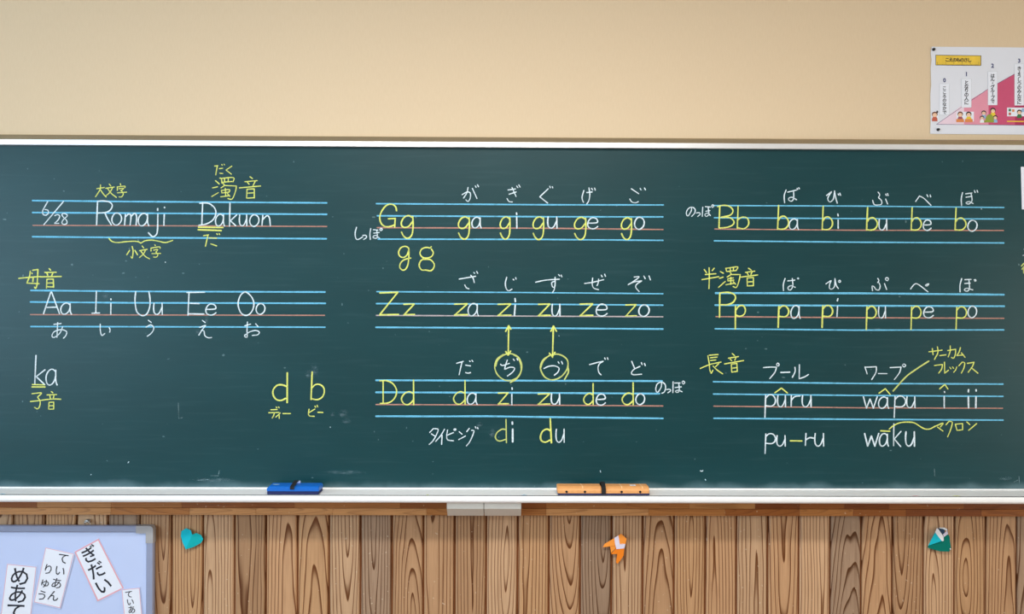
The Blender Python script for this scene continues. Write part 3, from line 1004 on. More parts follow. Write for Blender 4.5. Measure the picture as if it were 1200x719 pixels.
# ------------------------------------------------------------------ blackboard
YB = -0.04
ZB0 = P(600, 572.3, YB).z
ZB1 = P(600, 172.5, YB).z + 0.008
XL, XR = -2.35, 2.45
bb = empty('blackboard', (0.05, -0.02, ZB0), 'long dark green blackboard covered with chalk letter lessons, aluminium frame and tray', 'blackboard')
box('writing_surface', XL, XR, YB, -0.002, ZB0 - 0.004, ZB1, M['board'], bb)
zt0 = P(600, 172.6, -0.055).z
zt1 = P(600, 166.5, -0.055).z
zt2 = P(600, 160.6, -0.046).z
tag(extrude_x('top_frame', [(-0.041, zt0), (-0.054, zt0), (-0.055, zt0 + .001), (-0.055, zt1), (-0.041, zt1)], XL - .02, XR + .02, M['frame'], bb),
    'bright aluminium top frame')
tag(extrude_x('top_moulding', [(-0.0005, zt1 + .0002), (-0.054, zt1 + .0002), (-0.0535, zt1 + .002), (-0.047, zt2 - .0025), (-0.044, zt2), (-0.0005, zt2 + .003)],
              XL - .02, XR + .02, M['bronze'], bb), 'bronze coloured top moulding')
for xa, xb in ((XL - .02, XL), (XR, XR + .02)):
    box('side_frame', xa, xb, -0.055, -0.0005, ZB0, zt0, M['frame'], bb, bev=.001)
# chalk tray
YT = -0.150
prof = [(-0.0405, ZB0 + .0035), (-0.045, ZB0 + .0035), (-0.047, ZB0 + .001), (-0.049, ZB0), (YT + .0105, ZB0 - .0006), (YT + .0095, ZB0 + .0010),
        (YT + .0075, ZB0 + .0010), (YT + .0075, ZB0 - .004), (YT - .0012, ZB0 - .004), (YT - .0012, ZB0 + .0010),
        (YT - .006, ZB0 + .0016), (YT - .010, ZB0 - .0002), (YT - .012, ZB0 - .004), (YT - .0122, ZB0 - .0108), (YT - .0115, ZB0 - .0150), (YT - .0085, ZB0 - .0195),
        (YT - .002, ZB0 - .0225), (YT + .003, ZB0 - .0233), (YT + .008, ZB0 - .0215), (-0.0405, ZB0 - .0215)]
tag(extrude_x('chalk_tray', prof, XL - .02, XR + .02, M['tray'], bb), 'pale aluminium chalk tray')
box('tray_groove_shade', XL, XR, YT + .0055, YT + .0074, ZB0 - .0038, ZB0 + .0009, M['gap'], bb)  # dark strip painted in as the shade behind the tray lip

# chalk writing
ox, oy, s = 0.0, 0.0, 1.0
CN = {'W': 'white', 'Y': 'yellow', 'G': 'pale yellow', 'B': 'blue', 'K': 'pink', 'L': 'pale lilac', 'S': 'faint white'}
count = 0
for line in CHALK.strip().splitlines():
    if line.startswith('@'):
        _, a, b_, c_ = line.split()
        ox, oy, s = float(a), float(b_), float(c_)
        continue
    if '|' in line:
        head, body = line.split('|')
        cc, w, nm = head.split()
        strokes = []
        for st in body.strip().split(';'):
            st = st.strip()
            straight = st.startswith('L')
            pts = [tuple(float(q) for q in p.split(',')) for p in st.lstrip('L').split()]
            strokes.append((straight, [(ox + x / s, oy + y / s) for x, y in pts]))
        lab = nm.replace('chalk_', '')
    else:
        cc, w, _, L_, x0, y0, x1, y1 = line.split()
        x0, y0, x1, y1 = map(float, (x0, y0, x1, y1))
        nm = 'chalk_letter'
        lab = 'letter ' + L_
        strokes = []
        for st in TPL[L_].split(';'):
            straight = st.startswith('L')
            pts = [tuple(float(q) for q in p.split(',')) for p in st.lstrip('L').split()]
            strokes.append((straight, [(ox + (x0 + (x1 - x0) * x / 100) / s, oy + (y0 + (y1 - y0) * y / 100) / s) for x, y in pts]))
    w = float(w)
    ruled = nm == 'ruled_line'
    V, F = [], []
    for k, (straight, pts) in enumerate(strokes):
        count += 1
        h = 0.0003 if ruled else 0.0005 + (count % 16) * 0.00003
        ribbon(smooth_pts(pts, straight or ruled), w * (0.95 if ruled else 0.78 if nm in ('chalk_kana', 'chalk_kanji', 'chalk_digit') and cc != 'Y' else 0.78 if nm in ('chalk_kana', 'chalk_kanji') else 0.86), YB - 0.00005, h, V, F, 0.07 if ruled else 0.10)
    o = make(nm, V, F, M[cc], bb)
    if ruled:
        tag(o, CN[cc] + ' chalk guide line')
    else:
        tag(o, CN[cc] + ' chalk ' + lab)

# faint smudges left by wiping
for cx, cy, rx, ry in ((368, 434, 6, 9), (361, 438, 4, 6), (390, 485, 3.5, 3.5), (402, 484, 7, 6), (406, 493, 7, 4), (124, 346, 5, 4), (242, 374, 3, 7), (232, 388, 4, 4),
                       (577, 507, 5, 7), (562, 497, 5, 4), (404, 577 - 24, 30, 3), (1178, 560, 10, 3), (250, 562, 30, 3)):
    v = [P(cx + rx * math.cos(a * math.pi / 8), cy + ry * math.sin(a * math.pi / 8), YB - 0.0002) for a in range(16)]
    o = make('chalk_smudge', v, [tuple(range(16))], M['smudge'], bb)

# loose chalk dust in the tray
def dust_mound(px, py, rx, m, lab):
    c = P(px, py, YT + 0.012)
    c.z = ZB0
    V = [(c.x, c.y, c.z + .0022)]
    n = 12
    for i in range(n):
        a = i * 2 * math.pi / n
        r = 1 + 0.25 * math.sin(i * 2.3)
        V.append((c.x + rx * r * math.cos(a), c.y + .006 * r * math.sin(a), c.z - .0002))
    tag(make('chalk_dust', V, [(0, 1 + i, 1 + (i + 1) % n) for i in range(n)], m, bb, smooth=True), lab)


dust_mound(501, 578, .006, M['Y'], 'yellow chalk dust')
dust_mound(614, 580, .012, M['B'], 'blue chalk dust')
dust_mound(1073, 582, .016, M['pink_print'], 'pink chalk dust')
dust_mound(1121, 582, .018, M['Y'], 'yellow chalk dust')
dust_mound(3, 579, .010, M['B'], 'blue chalk dust')


# ------------------------------------------------------------------ blackboard erasers
def xat(px, y, py=575):
    return P(px, py, y).x


def strap(parent, xa, xb, y0, y1, z0, z1, lift, lean=0.0):
    """elastic band over the eraser with a loose arch"""
    pts = [(y0, z0), (y0 - .0012, z1 - .002), (y0 + .006, z1 + .0015), (y0 * .6 + y1 * .4, z1 + lift * .75), (y0 * .4 + y1 * .6, z1 + lift),
           (y1 - .008, z1 + lift * .4), (y1 + .001, z1 - .004), (y1 + .001, z0)]
    V, F = [], []
    n = len(pts)
    for i, (y, z) in enumerate(pts):
        a, b_ = pts[max(0, i - 1)], pts[min(n - 1, i + 1)]
        d = Vector((b_[0] - a[0], b_[1] - a[1])).normalized()
        ny, nz = -d.y, d.x
        k = lean * max(0, z - z1)
        for dx, o_ in ((xa, 0), (xb, 0), (xb, .0016), (xa, .0016)):
            V.append((dx + k, y + ny * o_ * (1), z + nz * o_))
    for i in range(n - 1):
        for j in range(4):
            a = i * 4 + j
            b2 = i * 4 + (j + 1) % 4
            F.append((a, b2, b2 + 4, a + 4))
    F += [(3, 2, 1, 0), (4 * n - 4, 4 * n - 3, 4 * n - 2, 4 * n - 1)]
    return make('strap', V, F, M['black'], parent)


ye0, ye1 = YT + .0125, YT + .075
xa, xb = xat(312.5, ye0), xat(373.5, ye0)
be = empty('board_eraser', ((xa + xb) / 2, (ye0 + ye1) / 2, ZB0), 'blue vinyl blackboard eraser with navy felt underside and black strap', 'eraser')
v, f = box_geo(xa + .001, xb - .001, ye0 + .001, ye1 - .001, ZB0 + .0003, ZB0 + .012, .001)
make('felt_pad', v, f, M['felt'], be)
z1 = ZB0 + .0275
V = []
for x, e in ((xa, 0.004), (xa + .006, 0), (xb - .004, 0), (xb, .002)):
    k = 0.004 if x == xa else 0.0
    V += [(x, ye0 + e * .5, ZB0 + .012), (x, ye0 - .0005 + e * .5, ZB0 + .021), (x + k, ye0 + .006 + e, z1 - .002 - e * .6), (x + k, ye0 + .014 + e, z1 - e * .6),
          (x + k, ye1 - .008, z1 + .001 - e * .6), (x, ye1, z1 - .006 - e * .5), (x, ye1, ZB0 + .012)]
F = []
for i in range(3):
    for j in range(7):
        a = i * 7 + j
        b_ = i * 7 + (j + 1) % 7
        F.append((a, a + 7, b_ + 7, b_))
F += [tuple(range(7)), tuple(range(27, 20, -1))]
make('cover', V, F, M['blue_plastic'], be)
xs = xat(342.5, ye0)
strap(be, xs - .007, xs + .007, ye0 - .001, ye1, ZB0 + .019, z1, .012, 0.4)
# chalky wear on the cover: thin pale patch
cpts = [(xat(318, -.1) + .012 * math.cos(a) + .018, ye0 + .035 + .010 * math.sin(a), z1 + .0006) for a in [i * math.pi / 8 for i in range(16)]]
make('chalk_patch', cpts, [tuple(range(16))], M['sky_print'], be)
bx = xat(348, ye0 + .045)
v, f = box_geo(bx - .006, bx + .010, ye0 + .050, ye0 + .054, z1 + .001, z1 + .009, .0008)
tag(make('tag', v, f, M['laminate'], be), 'pale fabric tag')

oe0, oe1 = YT + .0125, YT + .074
xa, xb = xat(653.5, oe0), xat(761, oe0)
oe = empty('board_eraser', ((xa + xb) / 2, (oe0 + oe1) / 2, ZB0), 'long orange blackboard eraser with round side holes and black strap', 'eraser')
v, f = box_geo(xa + .001, xb + .001, oe0 + .002, oe1 - .001, ZB0 + .0003, ZB0 + .007, .001)
make('felt_pad', v, f, M['felt'], oe)
z1 = ZB0 + .0275


def foam_half(x0, x1):
    V = []
    for x, e in ((x0, .0015), (x0 + .0025, 0), (x1 - .0025, 0), (x1, .0015)):
        V += [(x, oe0 + e, ZB0 + .007), (x, oe0 + e, ZB0 + .0165), (x, oe0 + .005 + e, ZB0 + .0225), (x, oe0 + .016, z1 - e), (x, oe1 - .006, z1 - e), (x, oe1 - e, z1 - .006), (x, oe1 - e, ZB0 + .007)]
    F = []
    for i in range(3):
        for j in range(7):
            a = i * 7 + j
            b_ = i * 7 + (j + 1) % 7
            F.append((a, a + 7, b_ + 7, b_))
    F += [tuple(range(7)), tuple(range(27, 20, -1))]
    return make('cover', V, F, M['orange_foam'], oe)


xm = xat(707.5, oe0)
foam_half(xa, xm - .0072)
foam_half(xm + .0072, xb)
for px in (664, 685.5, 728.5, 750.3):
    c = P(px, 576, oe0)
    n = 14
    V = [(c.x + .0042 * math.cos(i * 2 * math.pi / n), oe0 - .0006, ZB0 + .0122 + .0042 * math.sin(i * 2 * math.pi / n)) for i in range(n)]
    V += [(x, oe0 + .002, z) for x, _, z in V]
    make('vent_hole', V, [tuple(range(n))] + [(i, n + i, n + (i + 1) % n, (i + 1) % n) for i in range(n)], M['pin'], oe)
for px in (682, 727.5, 751.5):
    x = xat(px, oe0 + .03, 568)
    V = [(x - .001, oe0 + .005, ZB0 + .0229), (x + .002, oe0 + .005, ZB0 + .0229), (x + .002, oe0 + .016, z1 + .0004), (x - .001, oe0 + .016, z1 + .0004),
         (x - .004, oe1 - .006, z1 + .0004), (x - .001, oe1 - .006, z1 + .0004)]
    make('seam', V, [(0, 1, 2, 3), (3, 2, 5, 4)], M['orange_pale'], oe)
x = xat(741, oe0 + .04, 567)
ms = make('maker_mark', [(x - .010, oe0 + .022, z1 + .0004), (x + .010, oe0 + .022, z1 + .0004), (x + .010, oe0 + .042, z1 + .0004), (x - .010, oe0 + .042, z1 + .0004)], [(0, 1, 2, 3)], M['cream'], oe)
tag(ms, 'small white sticker')
make('print', [(x - .004, oe0 + .028, z1 + .0007), (x + .004, oe0 + .028, z1 + .0007), (x + .005, oe0 + .037, z1 + .0007), (x - .001, oe0 + .037, z1 + .0007)], [(0, 1, 2, 3)], M['sky_print'], ms)
strap(oe, xm - .0068, xm + .0068, oe0 - .001, oe1, ZB0 + .004, z1, .010)

# off-white two-part box under the tray
zb1 = ZB0 - .0218
zmid = P(560, 596.2, -0.128).z
zlow = P(560, 603.8, -0.085).z
tb = empty('tray_box', (P(567, 596, -.1).x, -0.09, zlow), 'small off-white two-part plastic box fixed under the chalk tray', 'box')
for a, b_ in ((523.6, 566.6), (567.4, 610.8)):
    x0, x1 = P(a, 596, -.128).x, P(b_, 596, -.128).x
    extrude_x('box_half', [(-0.0515, zb1), (-0.127, zb1), (-0.128, zb1 - .001), (-0.128, zmid + .001), (-0.127, zmid), (-0.086, zlow), (-0.0515, zlow)], x0, x1, M['box'], tb)


# ------------------------------------------------------------------ lettering from the built-in font
def text_part(name, chars, y, m, parent, size, ang=0.0, bold=0.0, sx=1.0):
    """chars: list of (character, px, py, turned); all printed on plane y, one mesh"""
    V, F = [], []
    dg = None
    for ch, px, py, turned in chars:
        cu = bpy.data.curves.new('t', 'FONT')
        cu.body = ch
        cu.size = 1.0
        cu.align_x = 'CENTER'
        cu.resolution_u = 2
        cu.offset = bold
        to = bpy.data.objects.new('t', cu)
        COL.objects.link(to)
        dg = bpy.context.evaluated_depsgraph_get()
        me = bpy.data.meshes.new_from_object(to.evaluated_get(dg))
        c = P(px, py, y)
        base = len(V)
        k = size * 0.003 * (y - CAM_POS.y) / 2.8 * 1.02
        ca, sa = math.cos(math.radians(ang)), math.sin(math.radians(ang))
        for v in me.vertices:
            a, b2 = v.co.x * sx, v.co.y - 0.36
            if turned:
                a, b2 = b2, -a
            V.append((c.x + k * (a * ca - b2 * sa), y, c.z + k * (a * sa + b2 * ca)))
        F += [tuple(base + i for i in p.vertices) for p in me.polygons]
        bpy.data.objects.remove(to)
        bpy.data.curves.remove(cu)
        bpy.data.meshes.remove(me)
    # orient towards the room
    G = []
    for fc in F:
        a, b2, c2 = (Vector(V[i]) for i in fc[:3])
        G.append(fc if (b2 - a).cross(c2 - a).y < 0 else tuple(reversed(fc)))
    return make(name, V, G, m, parent)


# ------------------------------------------------------------------ whiteboard, lower left
YW = -0.036
wx1, wz1 = P(180.2, 640, YW).x, P(90, 615.4, YW).z
wx0, wz0 = wx1 - 0.92, wz1 - 0.62
wbd = empty('whiteboard', ((wx0 + wx1) / 2, YW + .01, wz0), 'small white magnetic board with grey frame hanging on the plank wall', 'whiteboard')
box('panel', wx0 + .02, wx1 - .02, YW, YW + .012, wz0 + .015, wz1 - .015, M['white_sheet'], wbd)
fr = 0.0245
for nm, a in (('top_rail', (wx0 + .03, wx1 - .05, wz1 - fr * .92, wz1)), ('bottom_rail', (wx0 + .03, wx1 - .05, wz0, wz0 + fr)),
              ('side_rail', (wx0, wx0 + fr, wz0 + .05, wz1 - .05)), ('side_rail', (wx1 - fr, wx1, wz0 + .05, wz1 - .05))):
    box(nm, a[0], a[1], YW - .006, YW + .014, a[2], a[3], M['board_frame'], wbd, bev=.003)


def corner_cap(cx, cz, sx, sz):
    L, r = 0.060, 0.012
    pts = [(0, -L), (0, -r)] + [(r - r * math.cos(a), -r + r * math.sin(a)) for a in (math.radians(30), math.radians(60))] + [(r, 0), (L, 0), (L, -fr - .001), (fr + .001, -fr - .001), (fr + .001, -L)]
    w = [(cx + sx * a, cz + sz * b2) for a, b2 in pts]
    n = len(w)
    if sx * sz < 0:
        w.reverse()
    V = [(x, YW - .0075, z) for x, z in w] + [(x, YW + .0145, z) for x, z in w]
    F = [tuple(range(n - 1, -1, -1)), tuple(range(n, 2 * n))] + [(i, (i + 1) % n, n + (i + 1) % n, n + i) for i in range(n)]
    o = make('corner_cap', V, F, M['board_cap'], wbd)
    return o


corner_cap(wx1 + .0005, wz1 + .0005, -1, 1)
corner_cap(wx0 - .0005, wz1 + .0005, 1, 1)
corner_cap(wx1 + .0005, wz0 - .0005, -1, -1)
corner_cap(wx0 - .0005, wz0 - .0005, 1, -1)


def ring_mesh(name, c, R, r, m, parent, a0=0, a1=360, n=20, k=8):
    V, F = [], []
    full = a1 - a0 >= 360
    cnt = n if full else n + 1
    for i in range(cnt):
        a = math.radians(a0 + (a1 - a0) * i / n)
        for j in range(k):
            b2 = 2 * math.pi * j / k
            V.append((c[0] + (R + r * math.cos(b2)) * math.cos(a), c[1] + r * math.sin(b2), c[2] + (R + r * math.cos(b2)) * math.sin(a)))
    for i in range(n):
        for j in range(k):
            i2 = (i + 1) % cnt
            F.append((i * k + j, i * k + (j + 1) % k, i2 * k + (j + 1) % k, i2 * k + j))
    return make(name, V, F, m, parent, smooth=True)


hc = P(102, 613.8, YW)
ring_mesh('hanging_ring', (hc.x, YW + .002, hc.z - .002), .0105, .0022, M['chrome'], wbd, -10, 190)
hk = empty('wall_hook', (hc.x, -0.017, hc.z + .010), 'small bent metal hook in the planks above the whiteboard', 'hook')
ring_mesh('hook_bend', (hc.x - .004, YW + .006, hc.z + .004), .008, .0018, M['chrome'], hk, 60, 250, 12)
v, f = box_geo(hc.x - .010, hc.x + .004, -0.0245, -0.0163, hc.z + .002, hc.z + .014, .001)
make('back_plate', v, f, M['chrome'], hk)

CARDS = [
    ([(8.5, 660.5), (42.5, 664), (30.5, 770), (-4.5, 766)], 0.55, 'white card with bold black characters, tilted left, leftmost on whiteboard', [('めあて', 24, (23.3, 675), (18.2, 716.5), 1.0)], .006, -7),
    ([(53.5, 641.3), (86.5, 648.6), (70.5, 712), (40, 705)], 0.55, 'white card with two thin columns of characters on whiteboard', [('ていあん', 13.5, (74, 654), (62.5, 697.8), 1.0), ('りゅう', 13, (56.5, 667), (49.2, 697.5), 1.0)], .006, -13),
    ([(87.2, 646.3), (115.6, 630.8), (145.2, 689), (114.3, 704.3)], 1.5, 'white card with thick pink border and three bold characters, tilted right', [('ぎだい', 20, (105, 649.5), (121.3, 686), 1.0)], .012, 26),
    ([(142.7, 690.5), (163.4, 688.5), (168.5, 745), (148, 747)], 0.55, 'narrow white card with small characters beside whiteboard right edge', [('ていあん', 9.5, (151, 696), (156, 723), 1.0)], .010, 5),
]
for ci, (q, bw, lab, cols, bold, ang) in enumerate(CARDS):
    y = YW - 0.0008 - 0.0016 * (ci % 2)
    cxm = sum(p[0] for p in q) / 4
    cym = sum(p[1] for p in q) / 4
    big = [(cxm + (a - cxm) * (1 + 2.2 / 30), cym + (b2 - cym) * (1 + 2.2 / 60)) for a, b2 in q]
    ctr = P(cxm, cym, y)
    cd = empty('word_card', (ctr.x, y, ctr.z), lab, 'card', 'word cards on the whiteboard')
    slab('laminate_sheet', big, y, .0005, M['laminate'], cd)
    slab('card_face', q, y - .0005, .0003, M['paper'], cd)
    outline('border', q, bw, y - .0008, .0002, M['pink_print'], cd)
    for txt, size, p0, p1, _ in cols:
        n = len(txt)
        ch = [(c, p0[0] + (p1[0] - p0[0]) * i / (n - 1), p0[1] + (p1[1] - p0[1]) * i / (n - 1), False) for i, c in enumerate(txt)]
        tag(text_part('lettering', ch, y - .0013, M['black_print'], cd, size, ang, bold), 'black printed characters')

# ------------------------------------------------------------------ poster, upper right
YP = -0.0015
pc = P(1180, 107, YP)
po = empty('voice_level_poster', (pc.x, YP, pc.z), 'laminated white poster with gold ruler title and pink rising steps on beige wall', 'poster')
edge = [(1090.6, 62), (1091.8, 54.8), (1280, 56.4), (1281, 157.8), (1180, 157.6), (1090, 156.8), (1090.6, 140), (1090.2, 110), (1091.2, 100), (1090.6, 80), (1091.6, 70)]
slab('sheet', edge, YP, .0012, M['poster'], po)
y = YP - .0012
slab('graph_step', [(1097.8, 145.4), (1129.6, 120.8 + .8), (1129.6, 145.8)], y, .0003, M['step1'], po)
slab('graph_step', [(1129.6, 121.6), (1158.4, 104), (1158.4, 146.2), (1129.6, 145.8)], y, .0003, M['step2'], po)
slab('graph_step', [(1158.4, 104), (1189.4, 86.6), (1189.4, 146.5), (1158.4, 146.2)], y, .0003, M['step3'], po)
slab('graph_step', [(1189.4, 86.6), (1272, 41 + 28), (1272, 147.4), (1189.4, 146.5)], y, .0003, M['step4'], po)
V, F = [], []
ribbon([(1097.6, 145.5), (1158.4, 103.8), (1272, 68.6)][:2], 0.45, y - .0003, .0001, V, F, 0)
ribbon([(1158.4, 103.8), (1189.4, 86.4)], 0.45, y - .0003, .0001, V, F, 0)
ribbon([(1097.6, 145.6), (1272, 147.4)], 0.45, y - .0003, .0001, V, F, 0)
make('graph_line', V, F, M['navy_print'], po)
# title ruler
ban = slab('title_banner', [(1096.4, 64.2), (1149.8, 65), (1149.7, 77.1), (1096.4, 76.4)], y, .0003, M['banner'], po)
outline('banner_edge', [(1096.4, 64.2), (1149.8, 65), (1149.7, 77.1), (1096.4, 76.4)], 0.55, y - .0004, .0002, M['black_print'], ban)
text_part('lettering', [(c, 1110 + i * 4.35, 70 + i * .06, False) for i, c in enumerate('こえのものさし')], y - .0006, M['black_print'], ban, 5.3, 0, .03)
V, F = [], []
for i in range(41):
    px = 1098.5 + i * 1.21
    ribbon([(px, 76.3), (px, 72.4 if i % 8 == 0 else 75.0)], 0.28, y - .0005, .0001, V, F, 0, False)
make('ruler_ticks', V, F, M['black_print'], ban)
# caption strips with numbers
STR = [
    (1106.8, (100.4, 98.0, 134.6), 5.8, '0', 93.8, 'こころのなかで', 103.2, 131.5, 4.7),
    (1132.6, (126.8, 92.2, 126.0), 5.8, '1', 86.6, 'となりの人に', 96.8, 120.2, 5.2),
    (1163.2, (158.4, 83.4, 123.2), 5.6, '2', 76.8, 'はん・グループで', 88.8, 118.6, 4.9),
    (1194.4, (189.4, 74.8, 123.6), 5.6, '3', 71.0, 'きょうしつのみんなに', 80.2, 120.0, 5.0),
]
for cx, (_, ya, yb), hw, num, ny, txt, t0, t1, sz in STR:
    st = slab('caption_strip', [(cx - hw, ya + .8), (cx - hw + .8, ya), (cx + hw - .8, ya), (cx + hw, ya + .8), (cx + hw, yb - .8), (cx + hw - .8, yb), (cx - hw + .8, yb), (cx - hw, yb - .8)],
              y - .0003, .0003, M['paper'], po)
    outline('strip_edge', [(cx - hw, ya), (cx + hw, ya), (cx + hw, yb), (cx - hw, yb)], 0.22, y - .0007, .0001, M['grey_print'], st)
    n = len(txt)
    text_part('lettering', [(c, cx, t0 + (t1 - t0) * i / (n - 1), c == 'ー') for i, c in enumerate(txt)], y - .0009, M['black_print'], st, sz * 1.04, 0, .028)
    text_part('step_number', [(num, cx, ny, False)], y - .0005, M['navy_print'], po, 6.6, 0, .03)


# little printed children
def kid(parent, cx, cy, r, hair, shirt, back=False):
    yy = y - .0008
    slab('printed_shirt', [(cx - r * .6, cy + r * .8), (cx + r * .6, cy + r * .8), (cx + r * 1.05, cy + r * 1.6), (cx + r * 1.1, cy + r * 2.6), (cx - r * 1.1, cy + r * 2.6), (cx - r * 1.05, cy + r * 1.6)], yy, .0001, M[shirt], parent)
    slab('printed_hair', disc_pts(cx, cy - r * .12, r * 1.12, r * 1.05), yy - .0001, .0001, M[hair], parent)
    if not back:
        slab('printed_face', disc_pts(cx, cy + r * .18, r * .85, r * .78), yy - .0002, .0001, M['skin'], parent)
        for s_ in (-1, 1):
            slab('printed_eye', disc_pts(cx + s_ * r * .32, cy + r * .15, r * .09, r * .12, 8), yy - .0003, .0001, M['hair_k'], parent)


d1 = slab('drawing_backing', [(1093, 130), (1099.5, 130), (1099.5, 141.5), (1092, 141.5)], y - .0003, .0002, M['paper'], po)
kid(d1, 1095.4, 134.2, 3.0, 'hair_b', 'red_print')
slab('printed_ponytail', disc_pts(1098.3, 131, 1.1, 1.5, 10), y - .0009, .0001, M['hair_k'], d1)
d2 = slab('drawing_backing', [(1121, 130.8), (1141.2, 130.8), (1141.2, 142.2), (1121, 142.2)], y - .0003, .0002, M['paper'], po)
kid(d2, 1125.3, 134, 2.9, 'hair_b', 'plum_print')
kid(d2, 1135.2, 134, 2.9, 'hair_k', 'yellow_print')
for cx in (1125.2, 1135.4):
    slab('printed_desk', [(cx - 4.6, 139.4), (cx + 4.4, 139.4), (cx + 4.6, 143), (cx - 4.6, 143)], y - .0012, .0001, M['desk_print'], d2)
d3 = slab('drawing_backing', [(1150, 141), (1166.8, 141), (1166.8, 143.4), (1150, 143.4)], y - .0003, .0002, M['green_print'], po)
kid(d3, 1152.9, 132.2, 2.5, 'hair_k', 'sky_print')
kid(d3, 1163.6, 129.4, 2.8, 'hair_k', 'yellow_print')
kid(d3, 1150.8, 138.0, 2.2, 'hair_k', 'cream')
kid(d3, 1166.4, 137.6, 2.3, 'hair_k', 'sky_print')
slab('printed_table', [(1154.6, 143.2), (1155.4, 137.4), (1157.6, 134.4), (1161.5, 133.6), (1164, 136.4), (1165, 143.2)], y - .0013, .0001, M['green_print'], d3)
d4 = slab('drawing_backing', [(1180.2, 126), (1226, 126), (1226, 136.2), (1180.2, 136.2)], y - .0003, .0002, M['paper'], po)
for a, b2, mm in ((1182, 127.4, 'leaf_print'), (1186, 128, 'desk_print'), (1182, 131.8, 'red_print')):
    slab('printed_square', [(a, b2), (a + 2.8, b2), (a + 2.8, b2 + 3), (a, b2 + 3)], y - .0006, .0001, M[mm], d4)
kid(d4, 1194.6, 131.4, 2.6, 'hair_k', 'leaf_print')
slab('printed_ball', disc_pts(1199, 129, 2.2), y - .0006, .0001, M['sky_print'], d4)
slab('printed_bench', [(1180, 141.4), (1226, 141.8), (1226, 143.2), (1180, 142.8)], y - .0004, .0001, M['banner'], d4)


def pin(px, py, lab):
    c = P(px, py, YP)
    V, F = [], []
    n = 12
    rings = [(.0052, YP - .0014), (.0052, YP - .004), (.0035, YP - .006), (.0038, YP - .009)]
    for r, yy in rings:
        V += [(c.x + r * math.cos(i * 2 * math.pi / n), yy, c.z + r * math.sin(i * 2 * math.pi / n)) for i in range(n)]
    for k in range(3):
        for i in range(n):
            F.append((k * n + i, k * n + (i + 1) % n, (k + 1) * n + (i + 1) % n, (k + 1) * n + i))
    F.append(tuple(range(3 * n, 4 * n)))
    o = make('push_pin', V, F, M['pin'], smooth=False)
    tag(o, lab, 'pin', 'black pins in the poster')


pin(1093.6, 58.2, 'black push pin in the top left corner of the poster')
pin(1098.8, 152, 'black push pin in the bottom left corner of the poster')

# sheet of paper stuck on the board, cut by the right frame edge
sp_ = slab('paper_sheet', [(1196.2, 195.4), (1262, 196.4), (1262, 246.2), (1197.4, 245.2)], YB - .0006, .0012, M['paper'])
tag(sp_, 'white sheet of paper stuck on the blackboard near its right end', 'paper')


# ------------------------------------------------------------------ folded paper decorations on the planks
def facet(name, pts, m, parent, t=.0012, lift=7):
    """pts (px, py, height above the planks in mm), folded sheet with real thickness"""
    w = [P(a, b2, -0.0165 - (h + lift) / 1000.0) for a, b2, h in pts]
    n = len(w)
    area = sum(w[i].x * w[(i + 1) % n].z - w[(i + 1) % n].x * w[i].z for i in range(n))
    if area < 0:
        w.reverse()
    V = [tuple(p) for p in w] + [(p.x, p.y + t, p.z) for p in w]
    # fan triangles keep a folded face honest
    cen = sum((Vector(p) for p in w), Vector()) / n
    V += [tuple(cen), (cen.x, cen.y + t, cen.z)]
    F = [(i, (i + 1) % n, 2 * n) for i in range(n)] + [(n + (i + 1) % n, n + i, 2 * n + 1) for i in range(n)]
    F += [((i + 1) % n, i, n + i, n + (i + 1) % n) for i in range(n)]
    return make(name, V, F, m, parent)


def px12(ox_, oy_, sc, pts):
    return [(ox_ + a / sc, oy_ + b2 / sc, h) for a, b2, h in pts]


c = P(224.5, 631, -.02)
hp = empty('paper_heart', (c.x, -.0165, c.z), 'folded turquoise paper heart stuck on the wooden planks', 'origami')
facet('left_half', px12(190, 600, 11.99, [(270, 262, 5), (338, 222, 6), (405, 255, 7), (420, 312, 10), (332, 520, 9), (285, 420, 6), (262, 330, 5)]), M['cyan1'], hp)
facet('right_half', px12(190, 600, 11.99, [(420, 312, 10), (480, 290, 8), (548, 318, 6), (576, 378, 6), (545, 430, 5), (440, 488, 5), (332, 520, 9)]), M['cyan2'], hp)
box('backing', c.x - .008, c.x + .008, -.0305, -.0162, c.z - .008, c.z + .008, M['teal'], hp)

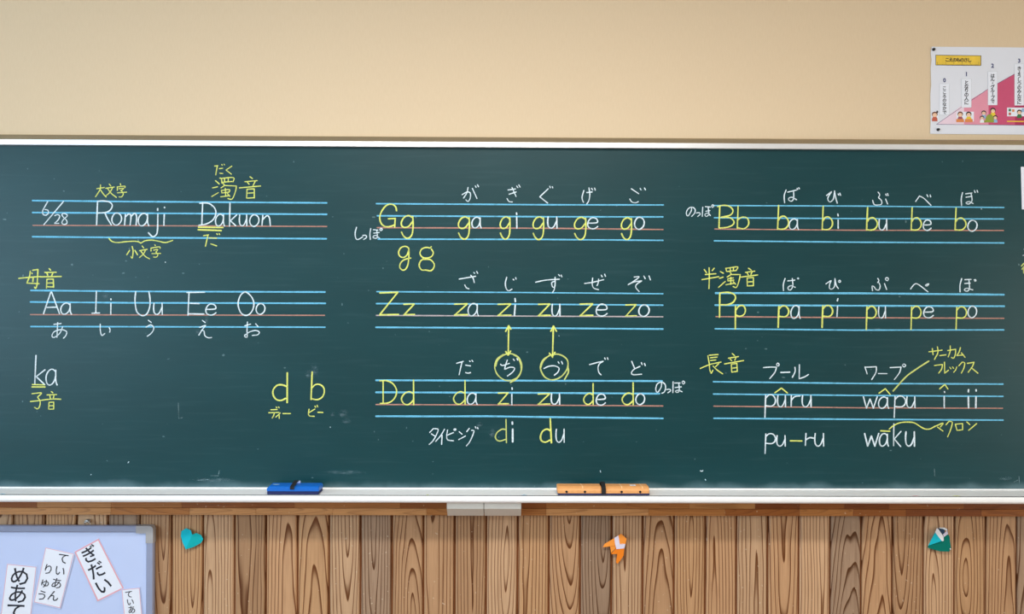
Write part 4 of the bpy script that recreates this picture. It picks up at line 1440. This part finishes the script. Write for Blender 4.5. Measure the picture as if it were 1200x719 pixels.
c = P(720, 640, -.02)
of = empty('origami_figure', (c.x, -.0165, c.z), 'folded orange paper figure with a white band stuck on the planks', 'origami')
K = lambda pts: px12(690, 610, 11.98, pts)
facet('head', K([(455, 180, 9), (530, 250, 8), (515, 328, 8), (435, 330, 11), (415, 205, 10)]), M['orange'], of)
facet('band', K([(358, 240, 9), (415, 205, 10.5), (435, 328, 11.5), (515, 325, 9), (498, 385, 8.5), (388, 396, 10), (370, 330, 10)]), M['lilac_w'], of)
facet('left_flap', K([(358, 242, 8), (372, 345, 9), (300, 358, 7), (195, 370, 5), (225, 322, 5)]), M['orange'], of)
facet('lower_flap', K([(400, 392, 8), (498, 385, 8), (488, 490, 7), (405, 602, 5), (383, 585, 5), (400, 465, 7)]), M['orange2'], of)
facet('centre_fold', K([(300, 358, 6), (372, 350, 8), (380, 378, 8), (312, 450, 6)]), M['orange'], of)
facet('centre_fold', K([(384, 386, 7.5), (402, 396, 7.5), (396, 466, 6.5), (318, 466, 5.5), (316, 456, 5.5)]), M['orange2'], of)
box('backing', c.x - .006, c.x + .008, -.0285, -.0162, c.z - .006, c.z + .008, M['orange2'], of)

c = P(1101, 632, -.02)
gc = empty('paper_cup', (c.x, -.0165, c.z), 'folded green and turquoise paper cup with white edge stuck on the planks', 'origami')
K = lambda pts: px12(1060, 600, 11.99, pts)
facet('body', K([(332, 470, 5), (548, 402, 8), (556, 345, 8), (612, 308, 7), (632, 335, 6), (655, 510, 5), (628, 552, 5), (500, 548, 5), (330, 498, 5)]), M['teal'], gc)
facet('front_flap', K([(430, 282, 9), (526, 402, 10), (334, 468, 7)]), M['cyan1'], gc)
facet('white_edge', K([(456, 222, 8), (480, 240, 9), (550, 342, 10), (550, 402, 10), (526, 404, 10.2), (430, 280, 9.2)]), M['cream'], gc)
facet('inside', K([(470, 222, 5), (530, 226, 5), (568, 248, 5), (556, 345, 6), (505, 275, 6)]), M['inner'], gc)
facet('white_rim', K([(480, 216, 6), (560, 214, 6), (604, 238, 6.5), (600, 262, 6.8), (565, 246, 6.5), (530, 228, 6.5), (495, 224, 6.5)]), M['cream'], gc)
facet('white_rim', K([(602, 258, 7), (612, 306, 7.5), (556, 344, 8.5), (540, 310, 7.5)]), M['lilac_w'], gc)
facet('pin', K([(640, 502, 7), (655, 508, 7), (652, 524, 7), (638, 520, 7)]), M['cream'], gc)
box('backing', c.x - .006, c.x + .008, -.0285, -.0162, c.z - .010, c.z + .004, M['teal'], gc)
